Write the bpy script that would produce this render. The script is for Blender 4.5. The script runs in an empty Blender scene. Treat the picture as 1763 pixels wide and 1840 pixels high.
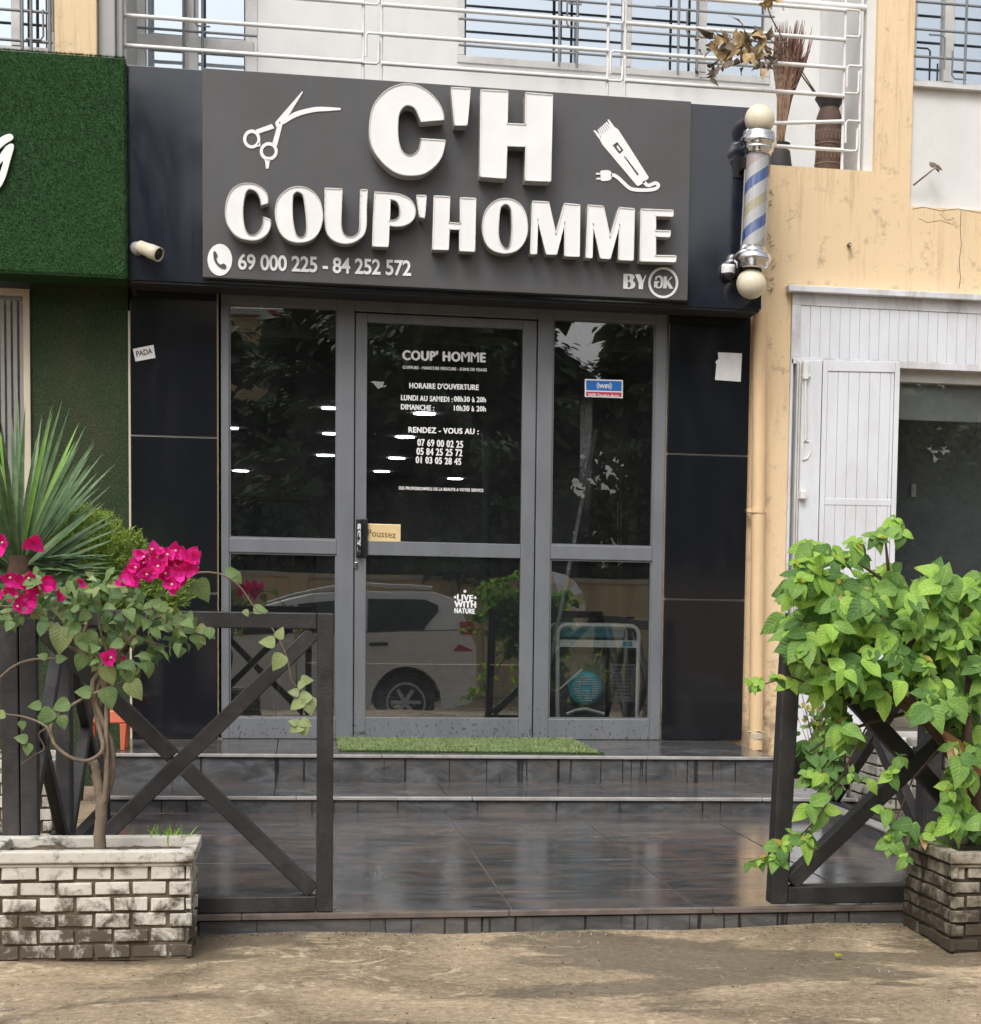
import bpy, bmesh, math, random
from mathutils import Vector, Matrix
rnd = random.Random(7)
SC = bpy.context.scene
# ------------------------------------------------------------------ camera
F, YAW, PIT, ROL, PPX, PPY = 3200.5, 0.18157966, 0.07857726, 0.01658737, 1121.226, 1342.097
W0, H0 = 1763.0, 1840.0
ZE = 1.2
CAM = Vector((0, -10.35, ZE))
_cy, _sy, _cp, _sp, _cr, _sr = math.cos(YAW), math.sin(YAW), math.cos(PIT), math.sin(PIT), math.cos(ROL), math.sin(ROL)
_R0 = Vector((_cy, -_sy, 0)); FW = Vector((_sy*_cp, _cy*_cp, -_sp)); _U0 = Vector((_sy*_sp, _cy*_sp, _cp))
RT = _cr*_R0 + _sr*_U0; UP = _cr*_U0 - _sr*_R0
cam = bpy.data.cameras.new("Camera"); co = bpy.data.objects.new("Camera", cam)
SC.collection.objects.link(co); SC.camera = co
M = Matrix.Identity(4)
for i in range(3):
    M[i][0] = RT[i]; M[i][1] = UP[i]; M[i][2] = -FW[i]; M[i][3] = CAM[i]
co.matrix_world = M
cam.sensor_width = 36; cam.lens = F/H0*36; cam.clip_start = .05; cam.clip_end = 2000
cam.shift_x = (W0/2-PPX)/H0; cam.shift_y = (PPY-H0/2)/H0
SC.render.resolution_x = 981; SC.render.resolution_y = 1024
# ------------------------------------------------------------------ sky, sun, exposure
SUN_EL, SUN_AZ = math.radians(52), math.radians(205)     # azimuth clockwise from +Y
world = bpy.data.worlds.new("World"); SC.world = world; world.use_nodes = True
wn, wl = world.node_tree.nodes, world.node_tree.links
wn.clear()
wo = wn.new("ShaderNodeOutputWorld"); wb = wn.new("ShaderNodeBackground")
sky = wn.new("ShaderNodeTexSky"); sky.sky_type = 'NISHITA'; sky.sun_disc = False
sky.sun_elevation = SUN_EL; sky.sun_rotation = SUN_AZ
sky.air_density = 1.0; sky.dust_density = 6.0; sky.ozone_density = 1.0
hs = wn.new("ShaderNodeHueSaturation"); hs.inputs["Saturation"].default_value = .30; hs.inputs["Value"].default_value = 1.0
wl.new(sky.outputs[0], hs.inputs["Color"]); wl.new(hs.outputs[0], wb.inputs[0]); wl.new(wb.outputs[0], wo.inputs[0])
wb.inputs[1].default_value = 0.15
sun = bpy.data.lights.new("Sun", 'SUN'); sun.energy = .9; sun.angle = math.radians(22); sun.color = (1, .985, .96)
so = bpy.data.objects.new("Sun", sun); SC.collection.objects.link(so)
sd = Vector((math.sin(SUN_AZ)*math.cos(SUN_EL), math.cos(SUN_AZ)*math.cos(SUN_EL), math.sin(SUN_EL)))
so.rotation_euler = sd.to_track_quat('Z', 'Y').to_euler()
SC.view_settings.view_transform = 'Standard'; SC.view_settings.look = 'None'
SC.view_settings.exposure = 0.30; SC.view_settings.gamma = 1
SC.render.engine = 'CYCLES'
SC.cycles.max_bounces = 10; SC.cycles.transparent_max_bounces = 24; SC.cycles.glossy_bounces = 5
SC.cycles.caustics_reflective = False; SC.cycles.caustics_refractive = False; SC.cycles.sample_clamp_indirect = 6

# ------------------------------------------------------------------ surveying helpers: where a sight line meets a real plane
def ray(px, py):
    return FW + RT*((px-PPX)/F) - UP*((py-PPY)/F)
def at(px, py, Y):
    d = ray(px, py); return CAM + d*((Y-CAM.y)/d.y)
def atz(px, py, Z):
    d = ray(px, py); return CAM + d*((Z-CAM.z)/d.z)
def atx(px, py, X):
    d = ray(px, py); return CAM + d*((X-CAM.x)/d.x)
def gx(px, py, Y=0.): return at(px, py, Y).x
def gz(px, py, Y=0.): return at(px, py, Y).z

# ------------------------------------------------------------------ materials
def lin(c):
    return tuple(((v/255)/12.92 if v/255 <= .04045 else ((v/255+.055)/1.055)**2.4) for v in c)
class NT:
    def __init__(s, name):
        s.m = bpy.data.materials.new(name); s.m.use_nodes = True
        s.t = s.m.node_tree; s.t.nodes.clear(); s.n = s.t.nodes
        s.out = s.n.new("ShaderNodeOutputMaterial")
    def new(s, typ, **kw):
        k = s.n.new("ShaderNode"+typ)
        for a, v in kw.items():
            if a.startswith("i_"):
                key = a[2:]
                k.inputs[int(key) if key.isdigit() else key.replace("_", " ")].default_value = v
            else: setattr(k, a, v)
        return k
    def link(s, a, b): s.t.links.new(a, b)
    def pos(s, scale=(1, 1, 1)):
        g = s.new("NewGeometry"); mp = s.new("Mapping"); mp.inputs["Scale"].default_value = scale
        s.link(g.outputs["Position"], mp.inputs["Vector"]); return mp.outputs[0]
    def noise(s, vec, scale, detail=6, rough=.6, dist=0.):
        k = s.new("TexNoise"); k.inputs["Scale"].default_value = scale; k.inputs["Detail"].default_value = detail
        k.inputs["Roughness"].default_value = rough; k.inputs["Distortion"].default_value = dist
        s.link(vec, k.inputs["Vector"]); return k.outputs["Fac"]
    def ramp(s, fac, stops):
        r = s.new("ValToRGB"); e = r.color_ramp.elements
        while len(e) < len(stops): e.new(.5)
        for k, (p, c) in zip(e, stops):
            k.position = p; k.color = tuple(c)+(1,) if len(c) == 3 else c
        s.link(fac, r.inputs[0]); return r.outputs[0]
    def mix(s, fac, a, b, blend='MIX'):
        k = s.new("Mix", data_type='RGBA', blend_type=blend)
        for sock, v in ((k.inputs[0], fac), (k.inputs[6], a), (k.inputs[7], b)):
            if hasattr(v, "is_output"): s.link(v, sock)
            elif isinstance(v, (int, float)): sock.default_value = v
            else: sock.default_value = tuple(v)+(1,)
        return k.outputs[2]
    def bsdf(s, col, rough=.5, metal=0., spec=.5, bump=None, bstr=.3, bdist=.01, coat=0.):
        b = s.new("BsdfPrincipled")
        for key, v in (("Base Color", col), ("Roughness", rough), ("Metallic", metal)):
            if hasattr(v, "is_output"): s.link(v, b.inputs[key])
            else: b.inputs[key].default_value = (tuple(v)+(1,)) if key == "Base Color" else v
        b.inputs["Specular IOR Level"].default_value = spec
        b.inputs["Coat Weight"].default_value = coat
        if bump is not None:
            k = s.new("Bump"); k.inputs["Strength"].default_value = bstr; k.inputs["Distance"].default_value = bdist
            s.link(bump, k.inputs["Height"]); s.link(k.outputs[0], b.inputs["Normal"])
        s.b = b; return b.outputs[0]
    def done(s, sh): s.link(sh, s.out.inputs[0]); return s.m
def B3(v): return (v, v, v)
def scl(c, k): return tuple(min(1, v*k) for v in c)
def simple(name, col, rough=.5, metal=0., var=.12, nscale=9., bump=.12, spec=.5, stretch=(1, 1, 1), dirt=None, dirt_amt=.5, dirt_scale=3., coat=0., fine=60.):
    n = NT(name); p = n.pos(stretch)
    f = n.noise(p, nscale)
    c = n.ramp(f, [(.3, scl(col, 1-var)), (.7, scl(col, 1+var))])
    if dirt is not None:
        d = n.noise(n.pos((stretch[0]*1.0, 1, stretch[2]*.6)), dirt_scale, 8, .68, .3)
        m = n.ramp(d, [(.48, B3(0)), (.72, B3(dirt_amt))])
        c = n.mix(m, c, dirt)
    g = n.noise(n.pos(), fine, 5, .6)
    r = n.ramp(f, [(.3, B3(max(0, rough-.07))), (.7, B3(min(1, rough+.07)))])
    return n.done(n.bsdf(c, r, metal, spec, g, bump, .006, coat))
MT = {}
MT['white_wall'] = simple('white_wall', (.70, .70, .69), .85, var=.05, nscale=2.5, dirt=(.42, .40, .36), dirt_amt=.30, dirt_scale=2.2, bump=.15)
MT['yellow_wall'] = None
def yellow():
    n = NT('yellow_render')
    big = n.noise(n.pos(), 1.2, 5); fine = n.noise(n.pos(), 55, 6, .7)
    c = n.ramp(big, [(.3, (.72, .55, .345)), (.7, (.79, .61, .39))])
    st = n.noise(n.pos((9, 9, .9)), 1.6, 8, .7, .4)
    m = n.ramp(st, [(.56, B3(0)), (.80, B3(.55))])
    c = n.mix(m, c, (.42, .27, .14))
    sp = n.noise(n.pos(), 14, 9, .75)
    m2 = n.ramp(sp, [(.70, B3(0)), (.77, B3(.35))])
    c = n.mix(m2, c, (.34, .23, .14))
    g = n.new("NewGeometry"); sx = n.new("SeparateXYZ"); n.link(g.outputs["Position"], sx.inputs[0])
    mr = n.new("MapRange"); n.link(sx.outputs[2], mr.inputs[0]); mr.inputs[1].default_value = .35; mr.inputs[2].default_value = .95; mr.inputs[3].default_value = .22; mr.inputs[4].default_value = 0.
    ad = n.new("Math", operation='ADD'); n.link(mr.outputs[0], ad.inputs[0]); n.link(n.noise(n.pos(), 9, 9, .75), ad.inputs[1])
    c = n.mix(n.ramp(ad.outputs[0], [(.56, B3(0)), (.74, B3(.85))]), c, (.23, .17, .12))
    mr2 = n.new("MapRange"); n.link(sx.outputs[2], mr2.inputs[0]); mr2.inputs[1].default_value = 3.15; mr2.inputs[2].default_value = 3.75; mr2.inputs[3].default_value = 0.; mr2.inputs[4].default_value = .12
    ad2 = n.new("Math", operation='ADD'); n.link(mr2.outputs[0], ad2.inputs[0]); n.link(n.noise(n.pos((16, 16, .9)), 1.3, 8, .75, .3), ad2.inputs[1])
    c = n.mix(n.ramp(ad2.outputs[0], [(.62, B3(0)), (.82, B3(.6))]), c, (.40, .27, .16))
    return n.done(n.bsdf(c, .88, 0, .3, fine, .25, .006))
MT['yellow_wall'] = yellow()
MT['pipe'] = simple('painted_pipe', (.74, .53, .31), .45, var=.06, nscale=6, dirt=(.40, .27, .16), dirt_amt=.35, stretch=(2, 2, .7), bump=.05)
MT['grey_paint'] = simple('grey_pilaster_paint', (.40, .40, .395), .8, var=.06, nscale=3, dirt=(.35, .33, .30), dirt_amt=.4, stretch=(3, 3, .4))
MT['grille_grey'] = simple('grey_window_grille', (.20, .21, .225), .5, var=.1)
MT['rail_white'] = simple('white_rail_paint', (.74, .74, .73), .35, var=.06, nscale=12, dirt=(.45, .33, .25), dirt_amt=.30, dirt_scale=6, bump=.05)
MT['alu'] = simple('grey_aluminium_window', (.60, .60, .59), .45, .1, var=.1, nscale=8, dirt=(.35, .33, .3), dirt_amt=.4)
def frame_mat():
    n = NT('grey_powder_coated_frame')
    f = n.noise(n.pos((2, 2, .6)), 3.2); c = n.ramp(f, [(.3, (.140, .148, .160)), (.7, (.172, .182, .198))])
    d = n.noise(n.pos((3, 3, .8)), 2.5, 8, .7, .3); c = n.mix(n.ramp(d, [(.52, B3(0)), (.75, B3(.4))]), c, (.12, .112, .10))
    g = n.new("NewGeometry"); sx = n.new("SeparateXYZ"); n.link(g.outputs["Position"], sx.inputs[0])
    mr = n.new("MapRange"); n.link(sx.outputs[2], mr.inputs[0]); mr.inputs[1].default_value = .42; mr.inputs[2].default_value = .75; mr.inputs[3].default_value = .11; mr.inputs[4].default_value = -.02
    ad = n.new("Math", operation='ADD'); n.link(mr.outputs[0], ad.inputs[0]); n.link(n.noise(n.pos((1, 1, .7)), 62, 4, .6), ad.inputs[1])
    c = n.mix(n.ramp(ad.outputs[0], [(.68, B3(0)), (.72, B3(.8))]), c, (.045, .042, .04))
    sc = n.noise(n.pos((1, 1, .25)), 38, 5, .7); c = n.mix(n.ramp(sc, [(.70, B3(0)), (.75, B3(.5))]), c, (.34, .34, .34))
    return n.done(n.bsdf(c, n.ramp(f, [(.3, B3(.36)), (.7, B3(.5))]), 0, .5, n.noise(n.pos(), 60), .06, .006))
MT['frame'] = frame_mat()
MT['frame_old'] = simple('grey_powder_coated_frame', (.155, .165, .180), .42, .0, var=.12, nscale=3.2, dirt=(.10, .095, .09), dirt_amt=.45, dirt_scale=2.5, stretch=(2, 2, .6), bump=.06)
MT['dark_metal'] = simple('black_painted_wood', (.021, .020, .021), .55, var=.25, nscale=9, dirt=(.085, .078, .072), dirt_amt=.6, dirt_scale=5, bump=.35, fine=45)
MT['turf'] = None
def turf(name, c1, c2, c3, sc_=120, dsc=1.3):
    n = NT(name)
    f = n.noise(n.pos(), sc_, 4, .7); big = n.noise(n.pos((1, 1, .8)), dsc, 6, .65)
    a = n.ramp(f, [(.32, scl(c1, .45)), (.55, c1), (.75, c2)])
    m = n.ramp(big, [(.45, B3(0)), (.68, B3(.75))])
    c = n.mix(m, a, n.mix(n.ramp(f, [(.3, B3(0)), (.7, B3(1))]), scl(c3, .5), c3))
    return n.done(n.bsdf(c, .95, 0, .08, f, 1.0, .02))
MT['turf_sign'] = turf('green_turf_sign', (.048, .112, .046), (.075, .155, .068), (.060, .150, .050), 110, 1.6)
MT['turf_wall'] = turf('old_green_turf_wall', (.055, .088, .045), (.115, .150, .080), (.140, .130, .082), 120, 1.5)
MT['turf_wall_low'] = turf('green_turf', (.08, .13, .05), (.11, .17, .07), (.09, .12, .06), 120, 1.5)
def gloss_panel(name, col, rough, spec, streak=.06, sc_col=(.10, .10, .10)):
    n = NT(name)
    f = n.noise(n.pos((1, 1, .25)), 5, 7, .7, .5)
    c = n.mix(n.ramp(f, [(.5, B3(0)), (.8, B3(streak*4))]), col, sc_col)
    d = n.noise(n.pos(), 150, 3)
    c = n.mix(n.ramp(d, [(.72, B3(0)), (.8, B3(.35))]), c, scl(sc_col, 1.6))
    w = n.noise(n.pos(), 1.8, 2)
    r = n.ramp(f, [(.35, B3(rough*.7)), (.75, B3(min(1, rough*1.6)))])
    return n.done(n.bsdf(c, r, 0, spec, w, .05, .02))
MT['black_panel'] = gloss_panel('black_glossy_cladding', (.010, .011, .014), .09, .9, .03, (.05, .05, .052))
MT['fascia'] = gloss_panel('dark_blue_glossy_fascia', (.012, .015, .025), .10, .95, .03, (.07, .075, .09))
MT['fascia_under'] = simple('fascia_soffit', (.016, .016, .017), .7, var=.2)
def signboard():
    n = NT('charcoal_sign_face')
    f = n.noise(n.pos(), 2.2, 6, .6, .2)
    c = n.ramp(f, [(.3, (.072, .071, .072)), (.7, (.092, .091, .093))])
    s = n.noise(n.pos((14, 1, 1.1)), 1.3, 8, .7, .5)
    c = n.mix(n.ramp(s, [(.52, B3(0)), (.75, B3(.5))]), c, (.075, .085, .115))
    s2 = n.noise(n.pos((22, 1, 1.6)), 1.7, 6, .75, .2)
    c = n.mix(n.ramp(s2, [(.60, B3(0)), (.78, B3(.5))]), c, (.038, .035, .034))
    d = n.noise(n.pos(), 120, 4)
    c = n.mix(n.ramp(d, [(.70, B3(0)), (.76, B3(.5))]), c, (.20, .19, .18))
    return n.done(n.bsdf(c, .36, 0, .5, n.noise(n.pos(), 3, 2), .06, .02))
MT['sign'] = signboard()
MT['letter_face'] = simple('white_acrylic', (.80, .80, .80), .35, var=.03, nscale=8, dirt=(.62, .57, .50), dirt_amt=.15, dirt_scale=7, bump=.02)
MT['letter_side'] = simple('letter_return', (.47, .46, .44), .4, .1, var=.12, nscale=14, dirt=(.22, .17, .13), dirt_amt=.55, dirt_scale=9, bump=.05)
MT['letter_trim'] = simple('letter_trim', (.80, .79, .77), .35, .0, var=.05, nscale=20, dirt=(.35, .28, .2), dirt_amt=.45, dirt_scale=10, bump=.02)
MT['vinyl'] = simple('white_vinyl', (.82, .82, .82), .5, var=.03, bump=.0)
MT['dark_vinyl'] = simple('dark_vinyl', (.06, .06, .062), .5, var=.05, bump=0.)
MT['gold'] = simple('gold_plate', (.80, .62, .32), .38, .25, var=.04, bump=.02)
MT['brown'] = simple('engraved_brown', (.22, .13, .06), .6)
MT['paper'] = simple('paper', (.72, .72, .70), .9, var=.04, nscale=20, dirt=(.4, .4, .38), dirt_amt=.3, dirt_scale=25, bump=.3)
MT['blue'] = simple('sticker_blue', (.01, .14, .48), .4, var=.04)
MT['red'] = simple('sticker_red', (.50, .04, .09), .4, var=.04)
MT['chrome'] = simple('chrome', (.78, .78, .78), .12, 1., var=.05, nscale=20, dirt=(.3, .25, .2), dirt_amt=.5, dirt_scale=30, bump=.02)
MT['ivory'] = simple('ivory_globe', (.72, .66, .50), .3, var=.04, nscale=8, dirt=(.40, .34, .24), dirt_amt=.35, dirt_scale=12, bump=.02)
MT['blackplastic'] = simple('black_plastic', (.015, .015, .016), .35, var=.1)
MT['cream'] = simple('cream_paint', (.55, .49, .38), .6, var=.06, dirt=(.3, .26, .2), dirt_amt=.4)
MT['camera_cream'] = simple('camera_body', (.60, .55, .43), .4, var=.05)
MT['white_metal'] = simple('white_painted_shutter', (.66, .68, .72), .45, var=.04, nscale=4, dirt=(.36, .33, .29), dirt_amt=.35, dirt_scale=3., stretch=(1, 1, .6), bump=.06)
MT['white_metal_dirty'] = simple('white_painted_lintel', (.66, .67, .70), .55, var=.05, nscale=4, dirt=(.22, .18, .14), dirt_amt=.7, dirt_scale=4.5, stretch=(1, 1, .7), bump=.1)
MT['clay'] = simple('carved_clay', (.13, .080, .062), .75, var=.25, nscale=16, dirt=(.05, .04, .035), dirt_amt=.6, dirt_scale=12, bump=.5)
MT['clay_dark'] = simple('dark_clay', (.045, .042, .042), .6, var=.2, nscale=16, bump=.4)
MT['clay_light'] = simple('carved_line', (.24, .16, .13), .8, var=.2)
MT['straw'] = simple('dried_straw', (.36, .25, .17), .85, var=.35, nscale=30, bump=.3)
MT['straw_red'] = simple('dried_red_grass', (.20, .10, .075), .85, var=.4, nscale=30, bump=.3)
MT['dry_leaf'] = simple('dried_leaf', (.42, .30, .15), .8, var=.35, nscale=25, bump=.3)
MT['dry_leaf_dark'] = simple('dried_leaf_grey', (.16, .12, .09), .8, var=.35, nscale=25, bump=.3)
MT['bark'] = simple('brown_bark', (.19, .145, .105), .9, var=.35, nscale=18, stretch=(1, 1, .35), dirt=(.07, .05, .04), dirt_amt=.6, dirt_scale=10, bump=.8, fine=35)
MT['bark_dark'] = simple('dark_brown_bark', (.075, .042, .028), .9, var=.4, nscale=18, dirt=(.03, .02, .015), dirt_amt=.6, dirt_scale=10, bump=.9, fine=35)
MT['cutwood'] = simple('bare_brown_wood', (.30, .13, .055), .7, var=.15, nscale=12, bump=.2)
MT['twig'] = simple('green_brown_twig', (.15, .115, .08), .8, var=.3, nscale=30, bump=.2)
MT['soil'] = simple('soil', (.10, .075, .05), .95, var=.5, nscale=30, bump=1., fine=40)
MT['orange'] = simple('orange_plastic', (.55, .13, .065), .4, var=.05)
MT['white_strip'] = simple('pale_stone_nosing', (.34, .33, .32), .5, var=.12, nscale=10, dirt=(.16, .12, .09), dirt_amt=.7, dirt_scale=7, bump=.3)
MT['teal'] = simple('teal_paint', (.10, .42, .50), .35, var=.08)
MT['cyan'] = simple('cyan_plastic', (.03, .50, .68), .35, var=.06)
MT['gen_frame'] = simple('cream_tube', (.80, .81, .78), .35, var=.06)
MT['gunmetal'] = simple('engine_grey', (.16, .16, .16), .5, .2, var=.3, nscale=30)
MT['rubber'] = simple('rubber', (.02, .02, .02), .8)
MT['interior'] = simple('dark_interior_paint', (.20, .215, .225), .8)
MT['interior_floor'] = simple('dark_shop_floor', (.04, .04, .04), .25)
MT['interior_teal'] = simple('teal_grey_counter', (.13, .19, .20), .4)
MT['wood_dark'] = simple('dark_cupboard', (.030, .026, .022), .3)
MT['asphalt'] = simple('asphalt', (.05, .05, .05), .9)

def leafmat(name, cols, trans=.35, rough=.45, vein=.0):
    n = NT(name); f = n.noise(n.pos(), 30, 3)
    f2 = n.noise(n.pos(), 9, 2)
    mth = n.new("Math", operation='ADD'); n.link(f, mth.inputs[0]); n.link(f2, mth.inputs[1])
    m2 = n.new("Math", operation='MULTIPLY'); n.link(mth.outputs[0], m2.inputs[0]); m2.inputs[1].default_value = .5
    c = n.ramp(m2.outputs[0], [(.36, cols[0]), (.5, cols[1]), (.64, cols[2])])
    bump = n.noise(n.pos(), 120, 3); bs = .25
    if vein:
        tc = n.new("UVMap"); sp = n.new("SeparateXYZ"); n.link(tc.outputs[0], sp.inputs[0])
        def mt(op, a, b=None):
            k = n.new("Math", operation=op)
            for q, v in enumerate((a, b)):
                if v is None: continue
                if hasattr(v, "is_output"): n.link(v, k.inputs[q])
                else: k.inputs[q].default_value = v
            return k.outputs[0]
        d = mt('ABSOLUTE', mt('SUBTRACT', sp.outputs[0], .5))
        w = mt('SINE', mt('MULTIPLY', mt('SUBTRACT', sp.outputs[1], mt('MULTIPLY', d, .55)), 46.))
        side = n.ramp(w, [(.80, B3(0)), (.97, B3(.55))]); mid = n.ramp(d, [(.0, B3(1)), (.035, B3(0))])
        vv = mt('MAXIMUM', side, mid)
        c = n.mix(mt('MULTIPLY', vv, vein), c, tuple(min(1, q*1.7+.04) for q in cols[2]))
        sp2 = n.noise(n.pos(), 85, 3); c = n.mix(n.ramp(sp2, [(.66, B3(0)), (.74, B3(.6))]), c, (cols[0][0]*.9, cols[0][1]*.6, cols[0][2]*.7))
        bump = w; bs = .35
    b = n.bsdf(c, rough, 0, .3, bump, bs, .0015)
    t = n.new("BsdfTranslucent"); n.link(n.mix(1.0, c, (1.0, 1.0, .45), 'MULTIPLY'), t.inputs[0])
    mx = n.new("MixShader"); mx.inputs[0].default_value = trans
    n.link(b, mx.inputs[1]); n.link(t.outputs[0], mx.inputs[2])
    return n.done(mx.outputs[0])
MT['leaf_a'] = leafmat('leaf_green', [(.15, .29, .062), (.21, .375, .085), (.29, .46, .12)], .38, .55, .5)
MT['leaf_b'] = leafmat('leaf_dark_green', [(.08, .17, .042), (.11, .23, .056), (.15, .29, .075)], .38, .55, .5)
MT['leaf_c'] = leafmat('leaf_bright_green', [(.26, .50, .075), (.35, .58, .10), (.44, .64, .14)], .38, .55, .5)
MT['leaf_y'] = leafmat('leaf_yellow', [(.36, .40, .05), (.45, .42, .07), (.50, .36, .09)])
MT['bg_a'] = leafmat('bougainvillea_leaf', [(.13, .215, .080), (.18, .27, .105), (.23, .33, .14)], .35, .6, .4)
MT['bg_b'] = leafmat('bougainvillea_leaf_dark', [(.065, .125, .05), (.095, .17, .065), (.125, .205, .08)], .35, .6, .4)
MT['bg_c'] = leafmat('bougainvillea_leaf_pale', [(.27, .35, .13), (.33, .40, .17), (.36, .43, .24)], .35, .6, .4)
MT['bract'] = leafmat('magenta_bract', [(.62, .008, .20), (.78, .012, .27), (.85, .03, .40)], .35, .7, .35)
MT['agave'] = leafmat('dracaena_leaf', [(.075, .14, .065), (.12, .20, .095), (.19, .28, .15)], .15, .4)
MT['agave_b'] = leafmat('dracaena_leaf_bright', [(.17, .34, .07), (.23, .41, .09), (.28, .46, .12)], .3, .4)
MT['jun_a'] = leafmat('juniper_green', [(.20, .31, .055), (.29, .40, .075), (.38, .48, .10)], .3, .7)
MT['jun_b'] = leafmat('juniper_dark', [(.09, .15, .03), (.14, .21, .045), (.19, .26, .06)], .2, .7)
MT['tree_leaf'] = leafmat('street_tree_leaf', [(.035, .055, .028), (.065, .10, .045), (.12, .16, .08)], .15, .6)
MT['mat_a'] = leafmat('artificial_grass', [(.20, .27, .11), (.28, .37, .16), (.38, .46, .22)], .2, .7)

def glass(name, refl, tint, refl_tint=(1, 1, 1), rough=0.0, haze=0.):
    n = NT(name)
    t = n.new("BsdfTransparent"); t.inputs[0].default_value = tuple(tint)+(1,)
    g = n.new("BsdfGlossy"); g.inputs[0].default_value = tuple(refl_tint)+(1,); g.inputs["Roughness"].default_value = rough
    w = n.noise(n.pos(), 1.1, 2)
    k = n.new("Bump"); k.inputs["Strength"].default_value = .035; k.inputs["Distance"].default_value = .02
    n.link(w, k.inputs["Height"]); n.link(k.outputs[0], g.inputs["Normal"])
    fr = n.new("LayerWeight"); fr.inputs[0].default_value = .25
    ad = n.new("Math", operation='MULTIPLY_ADD'); n.link(fr.outputs["Fresnel"], ad.inputs[0]); ad.inputs[1].default_value = .6; ad.inputs[2].default_value = refl
    mx = n.new("MixShader"); n.link(ad.outputs[0], mx.inputs[0]); n.link(t.outputs[0], mx.inputs[1]); n.link(g.outputs[0], mx.inputs[2])
    if haze:
        df = n.new("BsdfDiffuse"); df.inputs[0].default_value = (.50, .52, .53, 1)
        hz = n.noise(n.pos((1, 1, .5)), 3.5, 8, .7, .6); sp_ = n.noise(n.pos(), 75, 4, .6)
        m1 = n.ramp(hz, [(.35, B3(haze*.5)), (.70, B3(haze*1.7))]); m2 = n.ramp(sp_, [(.66, B3(0)), (.72, B3(.10))])
        a_ = n.new("Math", operation='ADD'); n.link(m1, a_.inputs[0]); n.link(m2, a_.inputs[1])
        m3 = n.new("MixShader"); n.link(a_.outputs[0], m3.inputs[0]); n.link(mx.outputs[0], m3.inputs[1]); n.link(df.outputs[0], m3.inputs[2]); return n.done(m3.outputs[0])
    return n.done(mx.outputs[0])
MT['glass'] = glass('tinted_shop_glass', .15, (.82, .84, .84), haze=.010)
MT['win_glass'] = glass('blue_reflective_glass', .66, (.30, .34, .38), (.84, .93, 1.0))
MT['acrylic'] = glass('clear_tube', .04, (.93, .93, .93))
def emit(name, col, s):
    n = NT(name); e = n.new("Emission"); e.inputs[0].default_value = tuple(col)+(1,); e.inputs[1].default_value = s
    return n.done(e.outputs[0])
MT['led'] = emit('led_panel', (1, .98, .95), 22.0)

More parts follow.
